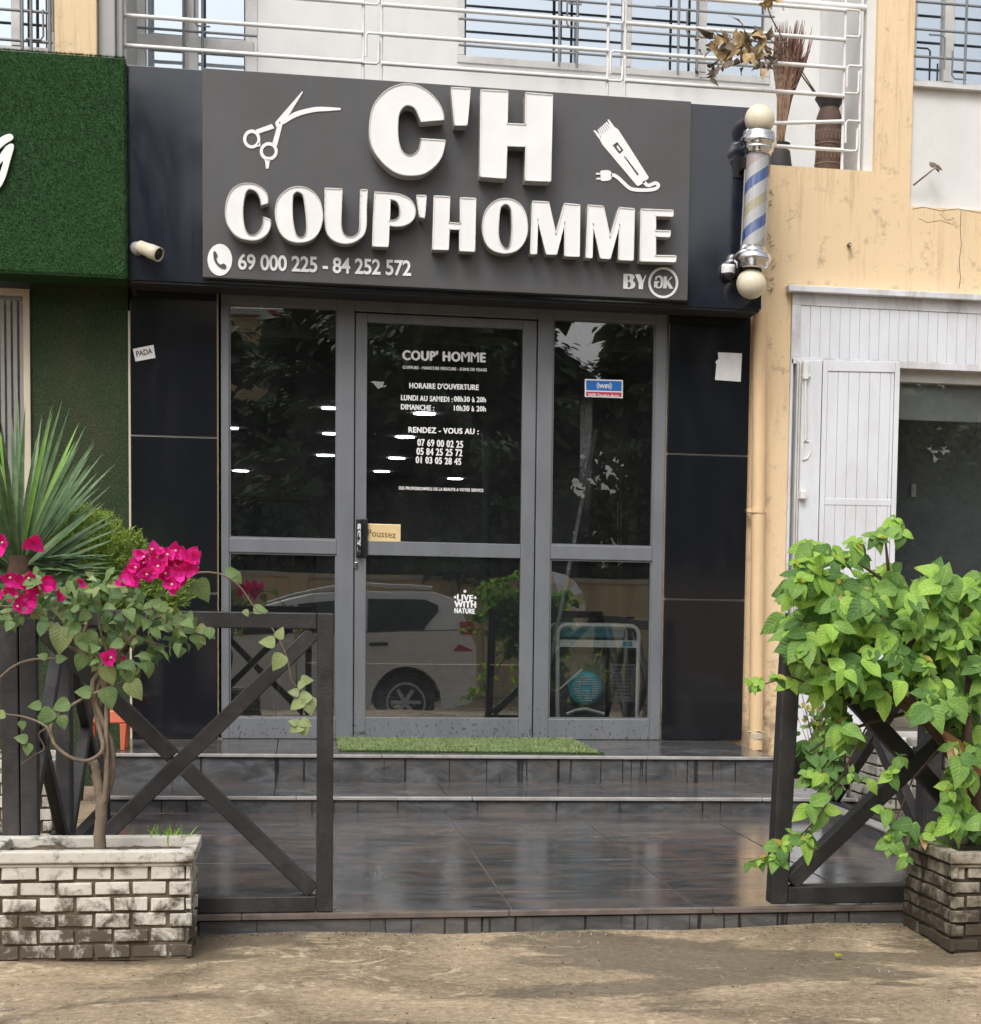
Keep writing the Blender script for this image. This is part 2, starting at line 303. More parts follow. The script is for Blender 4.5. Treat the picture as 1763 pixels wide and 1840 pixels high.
# ------------------------------------------------------------------ mesh helpers
def link(o, parent=None):
    SC.collection.objects.link(o)
    if parent is not None:
        o.parent = parent
        if parent.type == 'EMPTY': o.matrix_parent_inverse = Matrix.Translation(-Vector(root_loc(parent)))
    return o
def root_loc(p):
    l = Vector((0, 0, 0))
    while p is not None:
        if p.type == 'EMPTY': l = l + p.location
        p = p.parent
    return l
def tag(o, label=None, cat=None, group=None, kind=None):
    if label: o["label"] = label
    if cat: o["category"] = cat
    if group: o["group"] = group
    if kind: o["kind"] = kind
    return o
def thing(name, label, cat, loc, group=None):
    o = bpy.data.objects.new(name, None); SC.collection.objects.link(o); o.location = Vector(loc); o.empty_display_size = .1
    return tag(o, label, cat, group)
class MB:
    def __init__(s): s.v = []; s.f = []; s.mi = []; s.sm = []; s.uv = {}
    def add(s, vs, fs, mi=0, sm=False):
        b = len(s.v); s.v += [tuple(v) for v in vs]
        for f in fs: s.f.append(tuple(b+i for i in f)); s.mi.append(mi); s.sm.append(sm)
        return s
    def box(s, x0, x1, y0, y1, z0, z1, mi=0):
        x0, x1 = sorted((x0, x1)); y0, y1 = sorted((y0, y1)); z0, z1 = sorted((z0, z1))
        return s.add([(x0, y0, z0), (x1, y0, z0), (x1, y1, z0), (x0, y1, z0), (x0, y0, z1), (x1, y0, z1), (x1, y1, z1), (x0, y1, z1)],
                     [(0, 3, 2, 1), (4, 5, 6, 7), (0, 1, 5, 4), (1, 2, 6, 5), (2, 3, 7, 6), (3, 0, 4, 7)], mi)
    def hexa(s, bot, top, mi=0):
        return s.add(list(bot)+list(top), [(0, 3, 2, 1), (4, 5, 6, 7), (0, 1, 5, 4), (1, 2, 6, 5), (2, 3, 7, 6), (3, 0, 4, 7)], mi)
    def bar(s, p0, p1, w, h, up=(0, 1, 0), mi=0):
        p0, p1 = Vector(p0), Vector(p1); d = (p1-p0).normalized(); u = Vector(up); u = (u-d*u.dot(d)).normalized(); r = d.cross(u)
        q = lambda p: [p+r*a*w/2+u*b*h/2 for a, b in ((-1, -1), (1, -1), (1, 1), (-1, 1))]
        return s.hexa(q(p0), q(p1), mi)
    def tube(s, pts, r, seg=8, mi=0, caps=True):
        pts = [Vector(p) for p in pts]; n = len(pts)
        rr = r if isinstance(r, (list, tuple)) else [r]*n
        d0 = (pts[1]-pts[0]).normalized(); a = Vector((0, 0, 1)) if abs(d0.z) < .9 else Vector((1, 0, 0))
        u = (a-d0*a.dot(d0)).normalized(); vs = []
        for i, p in enumerate(pts):
            d = (pts[min(i+1, n-1)]-pts[max(i-1, 0)])
            if d.length < 1e-9: d = d0
            d = d.normalized(); u = (u-d*u.dot(d)).normalized(); w = d.cross(u)
            for k in range(seg):
                t = 2*math.pi*k/seg; vs.append(p+(u*math.cos(t)+w*math.sin(t))*rr[i])
        fs = [(i*seg+k, i*seg+(k+1) % seg, (i+1)*seg+(k+1) % seg, (i+1)*seg+k) for i in range(n-1) for k in range(seg)]
        s.add(vs, fs, mi, True)
        if caps: s.add([vs[k] for k in range(seg)], [tuple(range(seg-1, -1, -1))], mi); s.add(vs[-seg:], [tuple(range(seg))], mi)
        return s
    def lathe(s, prof, c, axis=Vector((0, 0, 1)), seg=28, mi=0, sm=True):
        axis = Vector(axis).normalized(); a = Vector((1, 0, 0)) if abs(axis.x) < .9 else Vector((0, 1, 0))
        u = (a-axis*a.dot(axis)).normalized(); w = axis.cross(u); c = Vector(c); vs = []
        for r, h in prof:
            for k in range(seg):
                t = 2*math.pi*k/seg; vs.append(c+axis*h+(u*math.cos(t)+w*math.sin(t))*max(r, 1e-5))
        fs = [(i*seg+k, i*seg+(k+1) % seg, (i+1)*seg+(k+1) % seg, (i+1)*seg+k) for i in range(len(prof)-1) for k in range(seg)]
        s.add(vs, fs, mi, sm); return s
    def prism(s, poly, y0, y1, mi=0, mis=None):   # poly of (x,z), extruded along Y
        n = len(poly)
        vs = [(x, y0, z) for x, z in poly]+[(x, y1, z) for x, z in poly]
        s.add(vs, [tuple(range(n))], mi); s.add(vs, [tuple(range(2*n-1, n-1, -1))], mi)
        s.add(vs, [(i, i+n, (i+1) % n+n, (i+1) % n) for i in range(n)], mi if mis is None else mis); return s
    def build(s, name, mats, parent=None, bevel=0., seg=2, recalc=True):
        me = bpy.data.meshes.new(name); me.from_pydata(s.v, [], s.f)
        if not isinstance(mats, (list, tuple)): mats = [mats]
        for m in mats: me.materials.append(MT[m] if isinstance(m, str) else m)
        me.polygons.foreach_set("material_index", s.mi); me.polygons.foreach_set("use_smooth", s.sm); me.update()
        if s.uv:
            ly = me.uv_layers.new(name="UVMap"); li = [0]*len(me.loops); me.loops.foreach_get("vertex_index", li)
            z_ = (.5, .5); fl_ = []
            for i in li: fl_ += s.uv.get(i, z_)
            ly.data.foreach_set("uv", fl_)
        if recalc:
            bm = bmesh.new(); bm.from_mesh(me); bmesh.ops.recalc_face_normals(bm, faces=bm.faces); bm.to_mesh(me); bm.free()
        o = bpy.data.objects.new(name, me); link(o, parent)
        if bevel:
            b = o.modifiers.new("b", 'BEVEL'); b.width = bevel; b.segments = seg; b.limit_method = 'ANGLE'; b.angle_limit = math.radians(40)
            b.harden_normals = False
        return o
def smooth_outline(pts, sub=4):
    n = len(pts); corner = [len(p) > 2 for p in pts]; P = [Vector((p[0], p[1])) for p in pts]; out = []
    for i in range(n):
        p1, p2 = P[i], P[(i+1) % n]
        if corner[i] and corner[(i+1) % n]: out.append(p1); continue
        p0 = P[i-1] if not corner[i] else p1*2-p2
        p3 = P[(i+2) % n] if not corner[(i+1) % n] else p2*2-p1
        for k in range(sub):
            t = k/sub
            out.append(.5*((2*p1)+(-p0+p2)*t+(2*p0-5*p1+4*p2-p3)*t*t+(-p0+3*p1-3*p2+p3)*t**3))
    return out
def curve_mesh(loops, extr=0., bevel=0., fill='BOTH', dims='2D'):
    cu = bpy.data.curves.new("tmp", 'CURVE'); cu.dimensions = dims
    if dims == '2D': cu.fill_mode = fill
    cu.extrude = extr; cu.bevel_depth = bevel; cu.bevel_resolution = 2
    for lp in loops:
        sp = cu.splines.new('POLY'); sp.points.add(len(lp)-1); sp.use_cyclic_u = True
        for q, p in zip(sp.points, lp): q.co = (p[0], p[1], 0, 1)
    ob = bpy.data.objects.new("tmp", cu); SC.collection.objects.link(ob)
    dg = bpy.context.evaluated_depsgraph_get(); me = bpy.data.meshes.new_from_object(ob.evaluated_get(dg))
    vs = [v.co.copy() for v in me.vertices]; fs = [tuple(p.vertices) for p in me.polygons]
    bpy.data.objects.remove(ob); bpy.data.curves.remove(cu); bpy.data.meshes.remove(me)
    return vs, fs
def to_world(lp, Y, org, s):
    out = []
    for p in lp:
        q = at(org[0]+p[0]/s, org[1]+p[1]/s, Y); out.append((q.x, q.z))
    return out
def text_mesh(txt, offset=0., space=1.):
    cu = bpy.data.curves.new("tmp", 'FONT'); cu.body = txt; cu.size = 1; cu.offset = offset; cu.space_character = space; cu.resolution_u = 4
    ob = bpy.data.objects.new("tmp", cu); SC.collection.objects.link(ob)
    dg = bpy.context.evaluated_depsgraph_get(); me = bpy.data.meshes.new_from_object(ob.evaluated_get(dg))
    vs = [v.co.copy() for v in me.vertices]; fs = [tuple(p.vertices) for p in me.polygons]
    bpy.data.objects.remove(ob); bpy.data.curves.remove(cu); bpy.data.meshes.remove(me)
    return vs, fs
def put_text(mb, txt, tl, tr, bl, Y, offset=.02, depth=.0, mi=0, space=1., bold=0.):
    if bold:
        for i, (dx, dy) in enumerate(((0, 0), (bold, 0), (-bold, 0), (0, bold*.6), (0, -bold*.6))):
            sh = lambda p: (p[0]+dx, p[1]+dy)
            put_text(mb, txt, sh(tl), sh(tr), sh(bl), Y-.00012*i, offset, depth, mi, space)
        return mb
    """write txt as real lettering on the plane y=Y, filling the rectangle whose corners are surveyed at tl, tr, bl"""
    A, Bc, Cc = at(tl[0], tl[1], Y), at(tr[0], tr[1], Y), at(bl[0], bl[1], Y)
    vs, fs = text_mesh(txt, offset, space)
    x0 = min(v.x for v in vs); x1 = max(v.x for v in vs); y0 = min(v.y for v in vs); y1 = max(v.y for v in vs)
    out = []
    for v in vs:
        u = (v.x-x0)/(x1-x0); w = (y1-v.y)/(y1-y0)
        out.append(A+(Bc-A)*u+(Cc-A)*w)
    mb.add(out, fs, mi)
    if depth:
        n = len(out); bm = {}
        for f in fs:
            for i in range(len(f)):
                e = (f[i], f[(i+1) % len(f)]); k = tuple(sorted(e)); bm[k] = None if k in bm else e
        vs2 = out+[p+Vector((0, depth, 0)) for p in out]
        mb.add(vs2, [(e[0], e[1], e[1]+n, e[0]+n) for e in bm.values() if e], mi)
    return mb

# ------------------------------------------------------------------ levels
ZG, ZT, Z2, Z1 = .145, .205, .275, .4117          # ground, terrace, tread, landing
YT, Y2, Y1 = -4.64, -1.86, -1.10                  # front edges
def skew(x, y): return y - .055*(x-.75)            # the steps run a hair off parallel to the front

# ================================================================== GROUND AND TERRACE
def ground():
    n = NT('worn_wet_concrete')
    p = n.pos()
    big = n.noise(n.pos((.8, .75, 1)), 1.35, 10, .66, .8)
    c = n.ramp(big, [(.34, (.175, .135, .092)), (.45, (.31, .245, .170)), (.56, (.44, .350, .245)), (.68, (.54, .435, .31))])
    med = n.noise(n.pos((.9, 1.2, 1)), 3.4, 10, .78, 1.6)
    c = n.mix(n.ramp(med, [(.55, B3(0)), (.60, B3(.75))]), c, (.64, .53, .385))
    mps = n.noise(n.pos((.5, 1.0, 1)), 1.45, 9, .66, .5)
    c = n.mix(n.ramp(mps, [(.515, B3(0)), (.55, B3(.70))]), c, (.150, .125, .092))
    mos = n.noise(n.pos((.7, 1.3, 1)), 2.4, 8, .7, .5)
    c = n.mix(n.ramp(mos, [(.56, B3(0)), (.68, B3(.45))]), c, (.16, .135, .07))
    fine = n.noise(p, 55, 8, .75)
    c = n.mix(1.0, c, (.97, .94, .88), 'MULTIPLY')
    c = n.mix(1.0, c, n.ramp(n.noise(p, 42, 9, .82), [(.36, B3(.50)), (.64, B3(1.30))]), 'MULTIPLY')
    pebb = n.noise(p, 130, 3, .5)
    c = n.mix(n.ramp(pebb, [(.64, B3(0)), (.70, B3(.75))]), c, (.66, .58, .45))
    r = n.ramp(mps, [(.50, B3(.85)), (.555, B3(.30))])
    bsum = n.new("Math", operation='ADD'); n.link(fine, bsum.inputs[0]); n.link(med, bsum.inputs[1])
    return n.done(n.bsdf(c, r, 0, .35, bsum.outputs[0], .55, .012))
MT['ground'] = ground()
mb = MB()
xs = [-60, -12] + [-3+i*.25 for i in range(33)] + [14, 60]
ys = [-70, -40, -18, -12.3, -11, -9.5, -8.2, -7.2, -6.6] + [-6.2+i*.2 for i in range(9)] + [-3, 0, 5, 40]
def gh(x, y):
    if y < -12.3: h = -.42
    elif y < -7.2: t = (y+12.3)/5.1; h = -.42+(ZG+.42)*(t*t*(3-2*t))
    else: h = ZG
    if -3 < x < 5.2 and -6.7 < y < -4.2: h += .006*math.sin(3.1*x+y*5)+.005*math.sin(7.3*x-3*y)-.004
    return h
vs = [(x, y, gh(x, y)) for y in ys for x in xs]; nx = len(xs)
mb.add(vs, [(j*nx+i, j*nx+i+1, (j+1)*nx+i+1, (j+1)*nx+i) for j in range(len(ys)-1) for i in range(nx-1)], 0, True)
tag(mb.build('ground', 'ground'), kind='structure')

def slate(name, base=(.078, .079, .083), rust=(.165, .120, .095), rough=.16, drip=False):
    n = NT(name)
    f = n.noise(n.pos((1.6, 3, 5)), 3.2, 10, .72, .9)
    c = n.ramp(f, [(.35, scl(base, .55)), (.5, base), (.62, scl(base, 1.7)), (.75, scl(base, .9))])
    g = n.noise(n.pos((1.1, 1.7, 2.6)), 2.1, 10, .75, 1.1)
    c = n.mix(n.ramp(g, [(.47, B3(0)), (.62, B3(.8))]), c, rust)
    if drip:
        w = n.noise(n.pos((42, 1, .9)), 1.0, 3, .5)
        c = n.mix(n.ramp(w, [(.625, B3(0)), (.65, B3(.9))]), c, (.010, .010, .010))
    r = n.ramp(n.noise(n.pos(), 2.2, 7, .7), [(.35, B3(rough*.45)), (.55, B3(rough)), (.75, B3(rough*2.6))])
    return n.done(n.bsdf(c, r, 0, .55, f, .10, .006))
MT['slate'] = slate('wet_slate_tile')
MT['slate_step'] = slate('slate_step_tile', (.068, .069, .072), (.14, .11, .09), .22)
MT['slate_riser'] = slate('slate_riser_tile', (.075, .079, .084), (.12, .105, .09), .38, True)
MT['grout'] = simple('brown_grout', (.135, .108, .092), .8, var=.4, nscale=12)

XL, XR = -.93, 2.62      # terrace sides
# terrace: tiles on a bed
x0 = atz(861, 1547, ZT).x; x1 = atz(1150, 1552, ZT).x; wt = x1-x0
rows = [YT, atz(897, 1602, ZT).y, atz(861, 1547, ZT).y, atz(828, 1498.5, ZT).y, Y2-.03+.03]
t_ = thing('terrace', 'low terrace of dark wet slate tiles with brown rust stains and thin brown joints', 'terrace', (.7, YT, ZG))
t_["kind"] = 'structure'
mb = MB(); mb.box(XL, XR, YT+.012, -.9, ZG-.4, ZT-.006); mb.build('tile_bed', 'grout', t_)
mb = MB()
cols = [XL]+[x0+i*wt for i in range(-3, 8) if XL+.05 < x0+i*wt < XR-.05]+[XR]
g = .0035
for j in range(len(rows)-1):
    for i in range(len(cols)-1):
        dz = rnd.uniform(-.0008, .0008)
        mb.box(cols[i]+g, cols[i+1]-g, rows[j]+g, rows[j+1]-g, ZT-.012, ZT+dz)
mb.build('floor_tiles', 'slate', t_, .0015, 1)
mb = MB()
xx = XL
while xx < XR-.05:
    w = rnd.choice((.62, .34, .9)); e = min(XR, xx+w)
    mb.box(xx+.003, e-.003, YT-.002, YT+.012, ZG-.05, ZT-.017+rnd.uniform(-.002, .001)); xx = e
mb.build('front_riser', 'slate_riser', t_, .002, 1)
mb = MB()
xx = XL
while xx < XR-.05:
    w = rnd.uniform(.5, 1.1); e = min(XR, xx+w)
    mb.box(xx, e-.002, YT-.012+rnd.uniform(-.003, .003), YT+.016, ZT-.015, ZT+.003); xx = e
mb.build('nosing', 'grout', t_, .002, 1)
# two steps
st = thing('entrance_steps', 'two shallow slate steps with pale stone nosings in front of the shop door', 'steps', (.7, Y2, ZT)); st["kind"] = 'structure'
def stepblock(yf, zlo, zhi, back, xl, xr, nm):
    mb = MB(); mb.hexa([(xl, skew(xl, yf)+.012, zlo-.02), (xr, skew(xr, yf)+.012, zlo-.02), (xr, back, zlo-.02), (xl, back, zlo-.02)],
                       [(xl, skew(xl, yf)+.012, zhi-.012), (xr, skew(xr, yf)+.012, zhi-.012), (xr, back, zhi-.012), (xl, back, zhi-.012)])
    mb.build(nm+'_bed', 'grout', st)
    mb = MB(); X = [xl]; 
    while X[-1] < xr-.9: X.append(X[-1]+.82)
    X.append(xr)
    for a, b in zip(X, X[1:]):
        a += .002; b -= .002
        mb.hexa([(a, skew(a, yf)+.02, zhi-.011), (b, skew(b, yf)+.02, zhi-.011), (b, back, zhi-.011), (a, back, zhi-.011)],
                [(a, skew(a, yf)+.02, zhi), (b, skew(b, yf)+.02, zhi), (b, back, zhi), (a, back, zhi)])
    mb.build('tread_tiles', 'slate_step', st, .0015, 1)
    mb = MB(); x = xl
    while x < xr-.05:
        e = min(xr, x+rnd.choice((.38, .45, .3, .8)))
        a, b = x+.002, e-.002
        mb.hexa([(a, skew(a, yf), zlo-.02), (b, skew(b, yf), zlo-.02), (b, skew(b, yf)+.012, zlo-.02), (a, skew(a, yf)+.012, zlo-.02)],
                [(a, skew(a, yf), zhi-.016), (b, skew(b, yf), zhi-.016), (b, skew(b, yf)+.012, zhi-.016), (a, skew(a, yf)+.012, zhi-.016)]); x = e
    mb.build('riser_tiles', 'slate_riser', st, .0015, 1)
    mb = MB(); x = xl
    while x < xr-.05:
        e = min(xr, x+rnd.uniform(.8, 1.6))
        if zlo < .25 and .85 < x < 1.2: x = .0+e; continue
        a, b = x+.001, e-.001; k = rnd.uniform(-.002, .002)
        mb.hexa([(a, skew(a, yf)-.014+k, zhi-.014), (b, skew(b, yf)-.014+k, zhi-.014), (b, skew(b, yf)+.019, zhi-.014), (a, skew(a, yf)+.019, zhi-.008)],
                [(a, skew(a, yf)-.014+k, zhi+.003), (b, skew(b, yf)-.014+k, zhi+.003), (b, skew(b, yf)+.019, zhi+.003), (a, skew(a, yf)+.019, zhi+.003)]); x = e
    mb.build('nosing', 'white_strip', st, .003, 1)
stepblock(Y2, ZT, Z2, -.95, XL, XR+.2, 'lower_step')
stepblock(Y1, Z2, Z1, .015, XL, 2.52, 'landing')
# side kerb on the right of the terrace
kx = atz(1600, 1500, ZT+.05).x
mb = MB(); mb.box(kx, kx+.05, -4.0, -2.05, ZT-.02, ZT+.05, 0); mb.box(kx-.004, kx+.07, -4.0, -2.05, ZT+.05, ZT+.062, 1)
tag(mb.build('terrace_kerb', ['slate_riser', 'white_strip'], None, .003, 1), kind='structure')
# small leaf and pebbles dropped on the concrete
q = atz(1507, 1714, ZG+.012)
mb = MB(); mb.add([(q.x-.012, q.y-.01, ZG+.006), (q.x+.013, q.y-.012, ZG+.012), (q.x+.014, q.y+.012, ZG+.008), (q.x-.01, q.y+.014, ZG+.014)], [(0, 1, 2, 3)])
mb.add([(q.x-.012, q.y-.01, ZG+.004), (q.x+.013, q.y-.012, ZG+.010), (q.x+.014, q.y+.012, ZG+.006), (q.x-.01, q.y+.014, ZG+.012)], [(3, 2, 1, 0)])
tag(mb.build('fallen_leaf', 'leaf_y'), 'tiny fallen yellow petal lying on the wet concrete', 'leaf')
mb = MB()
for _ in range(1500):
    x, y = rnd.uniform(-1.2, 2.6), rnd.uniform(-6.3, YT-.03)
    if rnd.random() < .45: y = YT-.02-abs(rnd.gauss(0, .05))
    r = rnd.uniform(.001, .0042)**1.0; z = gh(x, y)
    mb.lathe([(0, -r*.4), (r, 0), (r*.7, r*.5), (0, r*.7)], (x, y, z), seg=5, mi=rnd.choice((0, 0, 1, 2)))
o = mb.build('grit', ['white_strip', 'soil', 'grout']); tag(o, 'loose grit and crumbs scattered on the concrete along the step', kind='stuff')

# ================================================================== BUILDING
bl = thing('building', 'pale yellow and white rendered building with balcony above the barber shop', 'building', (1.2, .3, ZG))
YF = -.29                       # fascia front
zpar = gz(1480, 299, -.02)      # top of the parapet at the right
ztop = 6.2
xp0, xp1 = gx(1577, 150), gx(1643, 150)      # yellow pillar
xdoor = gx(1424, 530)                        # left edge of the white lintel
zlin = gz(1600, 522)                         # top of lintel opening
xs_r = 5.0
zled = gz(1700, 373)
# yellow wall made of butted pieces
xq0 = gx(1340, 700)
mb = MB(); mb.prism([(xq0, ZG), (xdoor, ZG), (xdoor, zlin), (xs_r, zlin), (xs_r, zled), (xp1, zled), (xp1, ztop), (xp0, ztop), (xp0, zpar), (xq0, zpar)], .02, .35)
mb.build('yellow_wall', 'yellow_wall', bl, .005, 2)
mb = MB(); mb.box(xp1+.001, xs_r, .045, .34, zled, gz(1700, 158)); mb.build('white_wall_panel', 'white_wall', bl)
mb = MB(); mb.box(xp1+.002, xs_r, .0, .12, gz(1700, 158)-.0, gz(1700, 150)); mb.build('window_sill', 'alu', bl, .002, 1)
mb = MB(); mb.box(gx(1548, 150, .17), xp0-.002, .17, .4, zpar, ztop); mb.box(gx(1553, 150, .15), gx(1567, 150, .15), .145, .17, zpar, ztop); mb.build('grey_pilaster', 'grey_paint', bl, .006, 2)
# stub of a broken pipe in the band
q = at(1525, 441, .02)
mb = MB(); mb.tube([q, q+Vector((0, -.03, 0))], .012, 10, 0); mb.tube([q+Vector((0, -.018, 0)), q+Vector((0, -.045, -.004))], .006, 8, 1)
mb.build('pipe_stub', ['grout', 'ivory'], bl)
def crack(pts, Y, r=.0016, mat='grout'):
    P = [at(x+rnd.uniform(-1.2, 1.2), y, Y) for x, y in pts]; m_ = MB(); m_.tube(P, r, 4, 0, False); m_.build('crack', mat, bl)
crack([(1727, 378), (1725, 410), (1727, 440), (1724, 470), (1726, 500), (1723, 519)], .0195, .002)
crack([(1640, 376), (1660, 372), (1690, 379), (1720, 375), (1763, 383)], .0195)
crack([(1412, 398), (1425, 392), (1432, 380)], .0195, .0012); crack([(1650, 392), (1668, 400), (1690, 396), (1712, 404)], .0195, .0012)
crack([(1690, 385), (1702, 396), (1716, 392)], .0195, .0012)
vine = thing('dried_vine', 'bits of dried brown creeper clinging to the yellow wall beside the barber pole', 'vine', at(1385, 470, .015)); m_ = MB()
for k in range(34):
    y = rnd.choice((345, 365, 425, 440, 470, 480, 505, 520)); x = 1383+rnd.uniform(-4, 5)+(12*rnd.random() if y in (480, 470) else 0); p = at(x, y+rnd.uniform(-6, 6), .012)
    m_.tube([p, p+Vector((rnd.uniform(-.02, .03), rnd.uniform(-.012, 0), rnd.uniform(-.02, .02)))], .0018, 4, 0, False)
m_.build('creeper', 'straw_red', vine)
# balcony slab and back wall
YB = 1.05
mb = MB(); mb.box(-3.2, xp0, .36, YB, zpar-.22, zpar-.012); mb.build('balcony_slab', 'white_wall', bl)
wl_ = [(-1.6, gx(240, 50, YB)), (gx(463, 50, YB), gx(822, 50, YB)), (gx(1385, 50, YB), 3.6)]
mb = MB()
for a, b in wl_: mb.box(a, b, YB, YB+.15, zpar-.012, ztop)
zs1 = gz(1000, 125, YB)                           # sill of the balcony window
mb.box(gx(822, 50, YB), gx(1385, 50, YB), YB, YB+.15, zpar-.012, zs1)
mb.build('balcony_wall', 'white_wall', bl)
mb = MB(); mb.box(3.3, 3.45, .06, YB, zpar-.012, ztop); mb.build('balcony_side_wall', 'white_wall', bl)
# left: yellow pilaster and grey pilaster beside it
YLp = -.10
mb = MB(); mb.box(gx(98, 50, YLp), gx(174, 50, YLp), YLp, .35, 3.35, ztop); mb.build('yellow_pillar', 'yellow_wall', bl, .006)
mb = MB(); mb.box(gx(174.5, 50, YLp), gx(205, 50, YLp), YLp+.05, .9, 3.35, ztop); mb.box(gx(205.2, 50, YLp), gx(217, 50, YLp), YLp+.09, .9, 3.35, ztop)
mb.build('grey_pilaster', 'grey_paint', bl, .006)
# windows upstairs ------------------------------------------------
def window(xa, xb, za, zb, Y, panes, grille, nm_parent, fw=.045, hooks=True, dark=()):
    mb = MB()
    mb.box(xa, xb, Y-.03, Y+.05, zb-fw, zb); mb.box(xa, xb, Y-.03, Y+.05, za, za+fw)
    mb.box(xa, xa+fw, Y-.03, Y+.05, za+fw, zb-fw); mb.box(xb-fw, xb, Y-.03, Y+.05, za+fw, zb-fw)
    for m in panes: mb.box(m-fw*.6, m+fw*.6, Y-.035, Y+.045, za+fw, zb-fw)
    w = mb.build('window', 'alu', nm_parent, .003, 1)
    ed = [xa+fw]+list(panes)+[xb-fw]
    for k, (a, b) in enumerate(zip(ed, ed[1:])):
        m2 = MB(); m2.box(a+.012, b-.012, Y+.008, Y+.014, za+fw-.005, zb-fw+.005)
        m2.build('pane', 'win_glass', w)
        m3 = MB(); m3.box(a+.01, b-.01, Y+.16, Y+.17, za+fw-.005, zb-fw+.005)
        m3.build('blind', 'interior' if k in dark else 'white_wall', w)
    if grille:
        gm = MB(); yg = Y-.11
        zz = grille['z0']; k = 0
        while zz < zb:
            if zz > za+.02: gm.tube([(xa, yg, zz), (xb, yg, zz)], .0085, 6, 0)
            zz += grille['dz']; k += 1
        for vx in grille['v']:
            gm.tube([(vx, yg-.008, za-.01), (vx, yg-.008, zb)], .0085, 6, 0)
        if hooks:
            for hx, hz, sx in grille.get('h', []):
                gm.tube([(hx, yg-.01, hz+.16), (hx, yg-.01, hz+.02), (hx+sx*.015, yg-.01, hz), (hx+sx*.09, yg-.01, hz)], .006, 6, 0)
                gm.tube([(hx-sx*.05, yg-.01, hz+.05), (hx-sx*.05, yg-.01, hz+.23), (hx-sx*.065, yg-.01, hz+.245), (hx-sx*.15, yg-.01, hz+.245)], .006, 6, 0)
        gm.build('grille', 'grille_grey', w)
    return w
zb_ = 5.9
dz = .158
g1 = dict(z0=gz(997, 91.5, YB-.11), dz=dz, v=[gx(1006, 60, YB-.11), gx(1038, 60, YB-.11), gx(1220, 60, YB-.11), gx(1254, 60, YB-.11)],
          h=[(gx(1019, 60, YB-.11), gz(1019, 47, YB-.11), 1), (gx(1235, 60, YB-.11), gz(1235, 62, YB-.11), 1), (gx(1019, 60, YB-.11), gz(1019, 5, YB-.11), 1)])
window(gx(822, 50, YB), gx(1385, 50, YB), zs1, zb_, YB+.02, [gx(1127, 50, YB), gx(1262, 50, YB)], g1, bl, dark=(2,))
g0 = dict(z0=gz(335, 60, YB-.11)+.02, dz=.36, v=[gx(330, 50, YB-.11), gx(364, 50, YB-.11)], h=[(gx(350, 50, YB-.11), gz(350, 45, YB-.11), 1)])
window(gx(240, 50, YB), gx(463, 50, YB), zpar, zb_, YB+.02, [gx(343, 50, YB)], g0, bl, .07)
mb = MB(); z_ = gz(350, 76, YB-.04); mb.box(gx(245, 50, YB), gx(455, 50, YB), YB-.03, YB+.03, z_-.035, z_+.035); mb.build('door_rail', 'alu', bl, .003, 1)
# right window upstairs
Yw = .16
g2 = dict(z0=gz(1700, 105, Yw-.11), dz=dz, v=[gx(1655, 60, Yw-.11)-.2, gx(1735, 60, Yw-.11)], h=[(gx(1712, 60, Yw-.11), gz(1712, 105, Yw-.11)-.12, 1)])
window(xp1+.004, 4.6, gz(1700, 150)+.001, zb_, Yw, [gx(1703, 60, Yw), 4.15], g2, bl, .05)
# left window upstairs
g3 = dict(z0=gz(40, 62, YLp-.02), dz=dz, v=[gx(52, 50, YLp), gx(86, 50, YLp), gx(36, 50, YLp)], h=[(gx(74, 50, YLp), gz(74, 64, YLp), -1)])
window(-2.4, gx(97.5, 50, .05), gz(50, 100, .1), zb_, .1, [gx(30, 50, .1)], g3, bl, .04)

# ---- lower storey, left of the shop: turf-clad wall with a striped window
xg1 = gx(236, 800)
mb = MB(); mb.box(gx(57, 700), xg1-.012, -.01, .3, ZG, 3.2); mb.build('turf_clad_wall', 'turf_wall', bl)
mb = MB(); mb.box(-3.5, gx(57, 700)-.002, .03, .3, ZG, gz(30, 1010)); mb.build('turf_clad_base', 'turf_wall', bl)
mb = MB(); mb.box(xg1-.012, xg1-.001, -.022, .0, Z1-.2, gz(236, 560)); mb.build('edge_trim', 'cream', bl)
xa, xb2 = gx(-60, 700), gx(57, 700)-.003
mb = MB(); zt_, zb3 = gz(50, 521), gz(30, 1010)
mb.box(xa, xb2, -.03, .05, zt_-.035, zt_); mb.box(xb2-.035, xb2, -.03, .05, zb3, zt_-.035); mb.box(xa, xb2, -.03, .05, zb3-.03, zb3)
wnd = mb.build('striped_window', 'cream', bl, .003)
mb = MB(); mb.box(xa, xb2-.035, .012, .018, zb3, zt_-.035); mb.build('pane', 'acrylic', wnd)
mb = MB(); x = xa
while x < xb2-.05: mb.box(x, x+.021, .055, .06, zb3, zt_-.05); x += .034
mb.build('vertical_blind', 'white_wall', wnd)
mb = MB(); x = xa
while x < xb2-.04: mb.bar((x, -.012, zb3), (x, -.012, gz(30, 890)), .006, .006); x += .035
z = zb3
while z < gz(30, 890): mb.bar((xa, -.014, z), (xb2-.035, -.014, z), .006, .006, (0, 0, 1)); z += .04
mb.build('lattice', 'rail_white', wnd)
mb = MB(); mb.box(-3.4, xb2+.0, .31, .32, ZG, 3.2); mb.build('dark_backing', 'interior', bl)

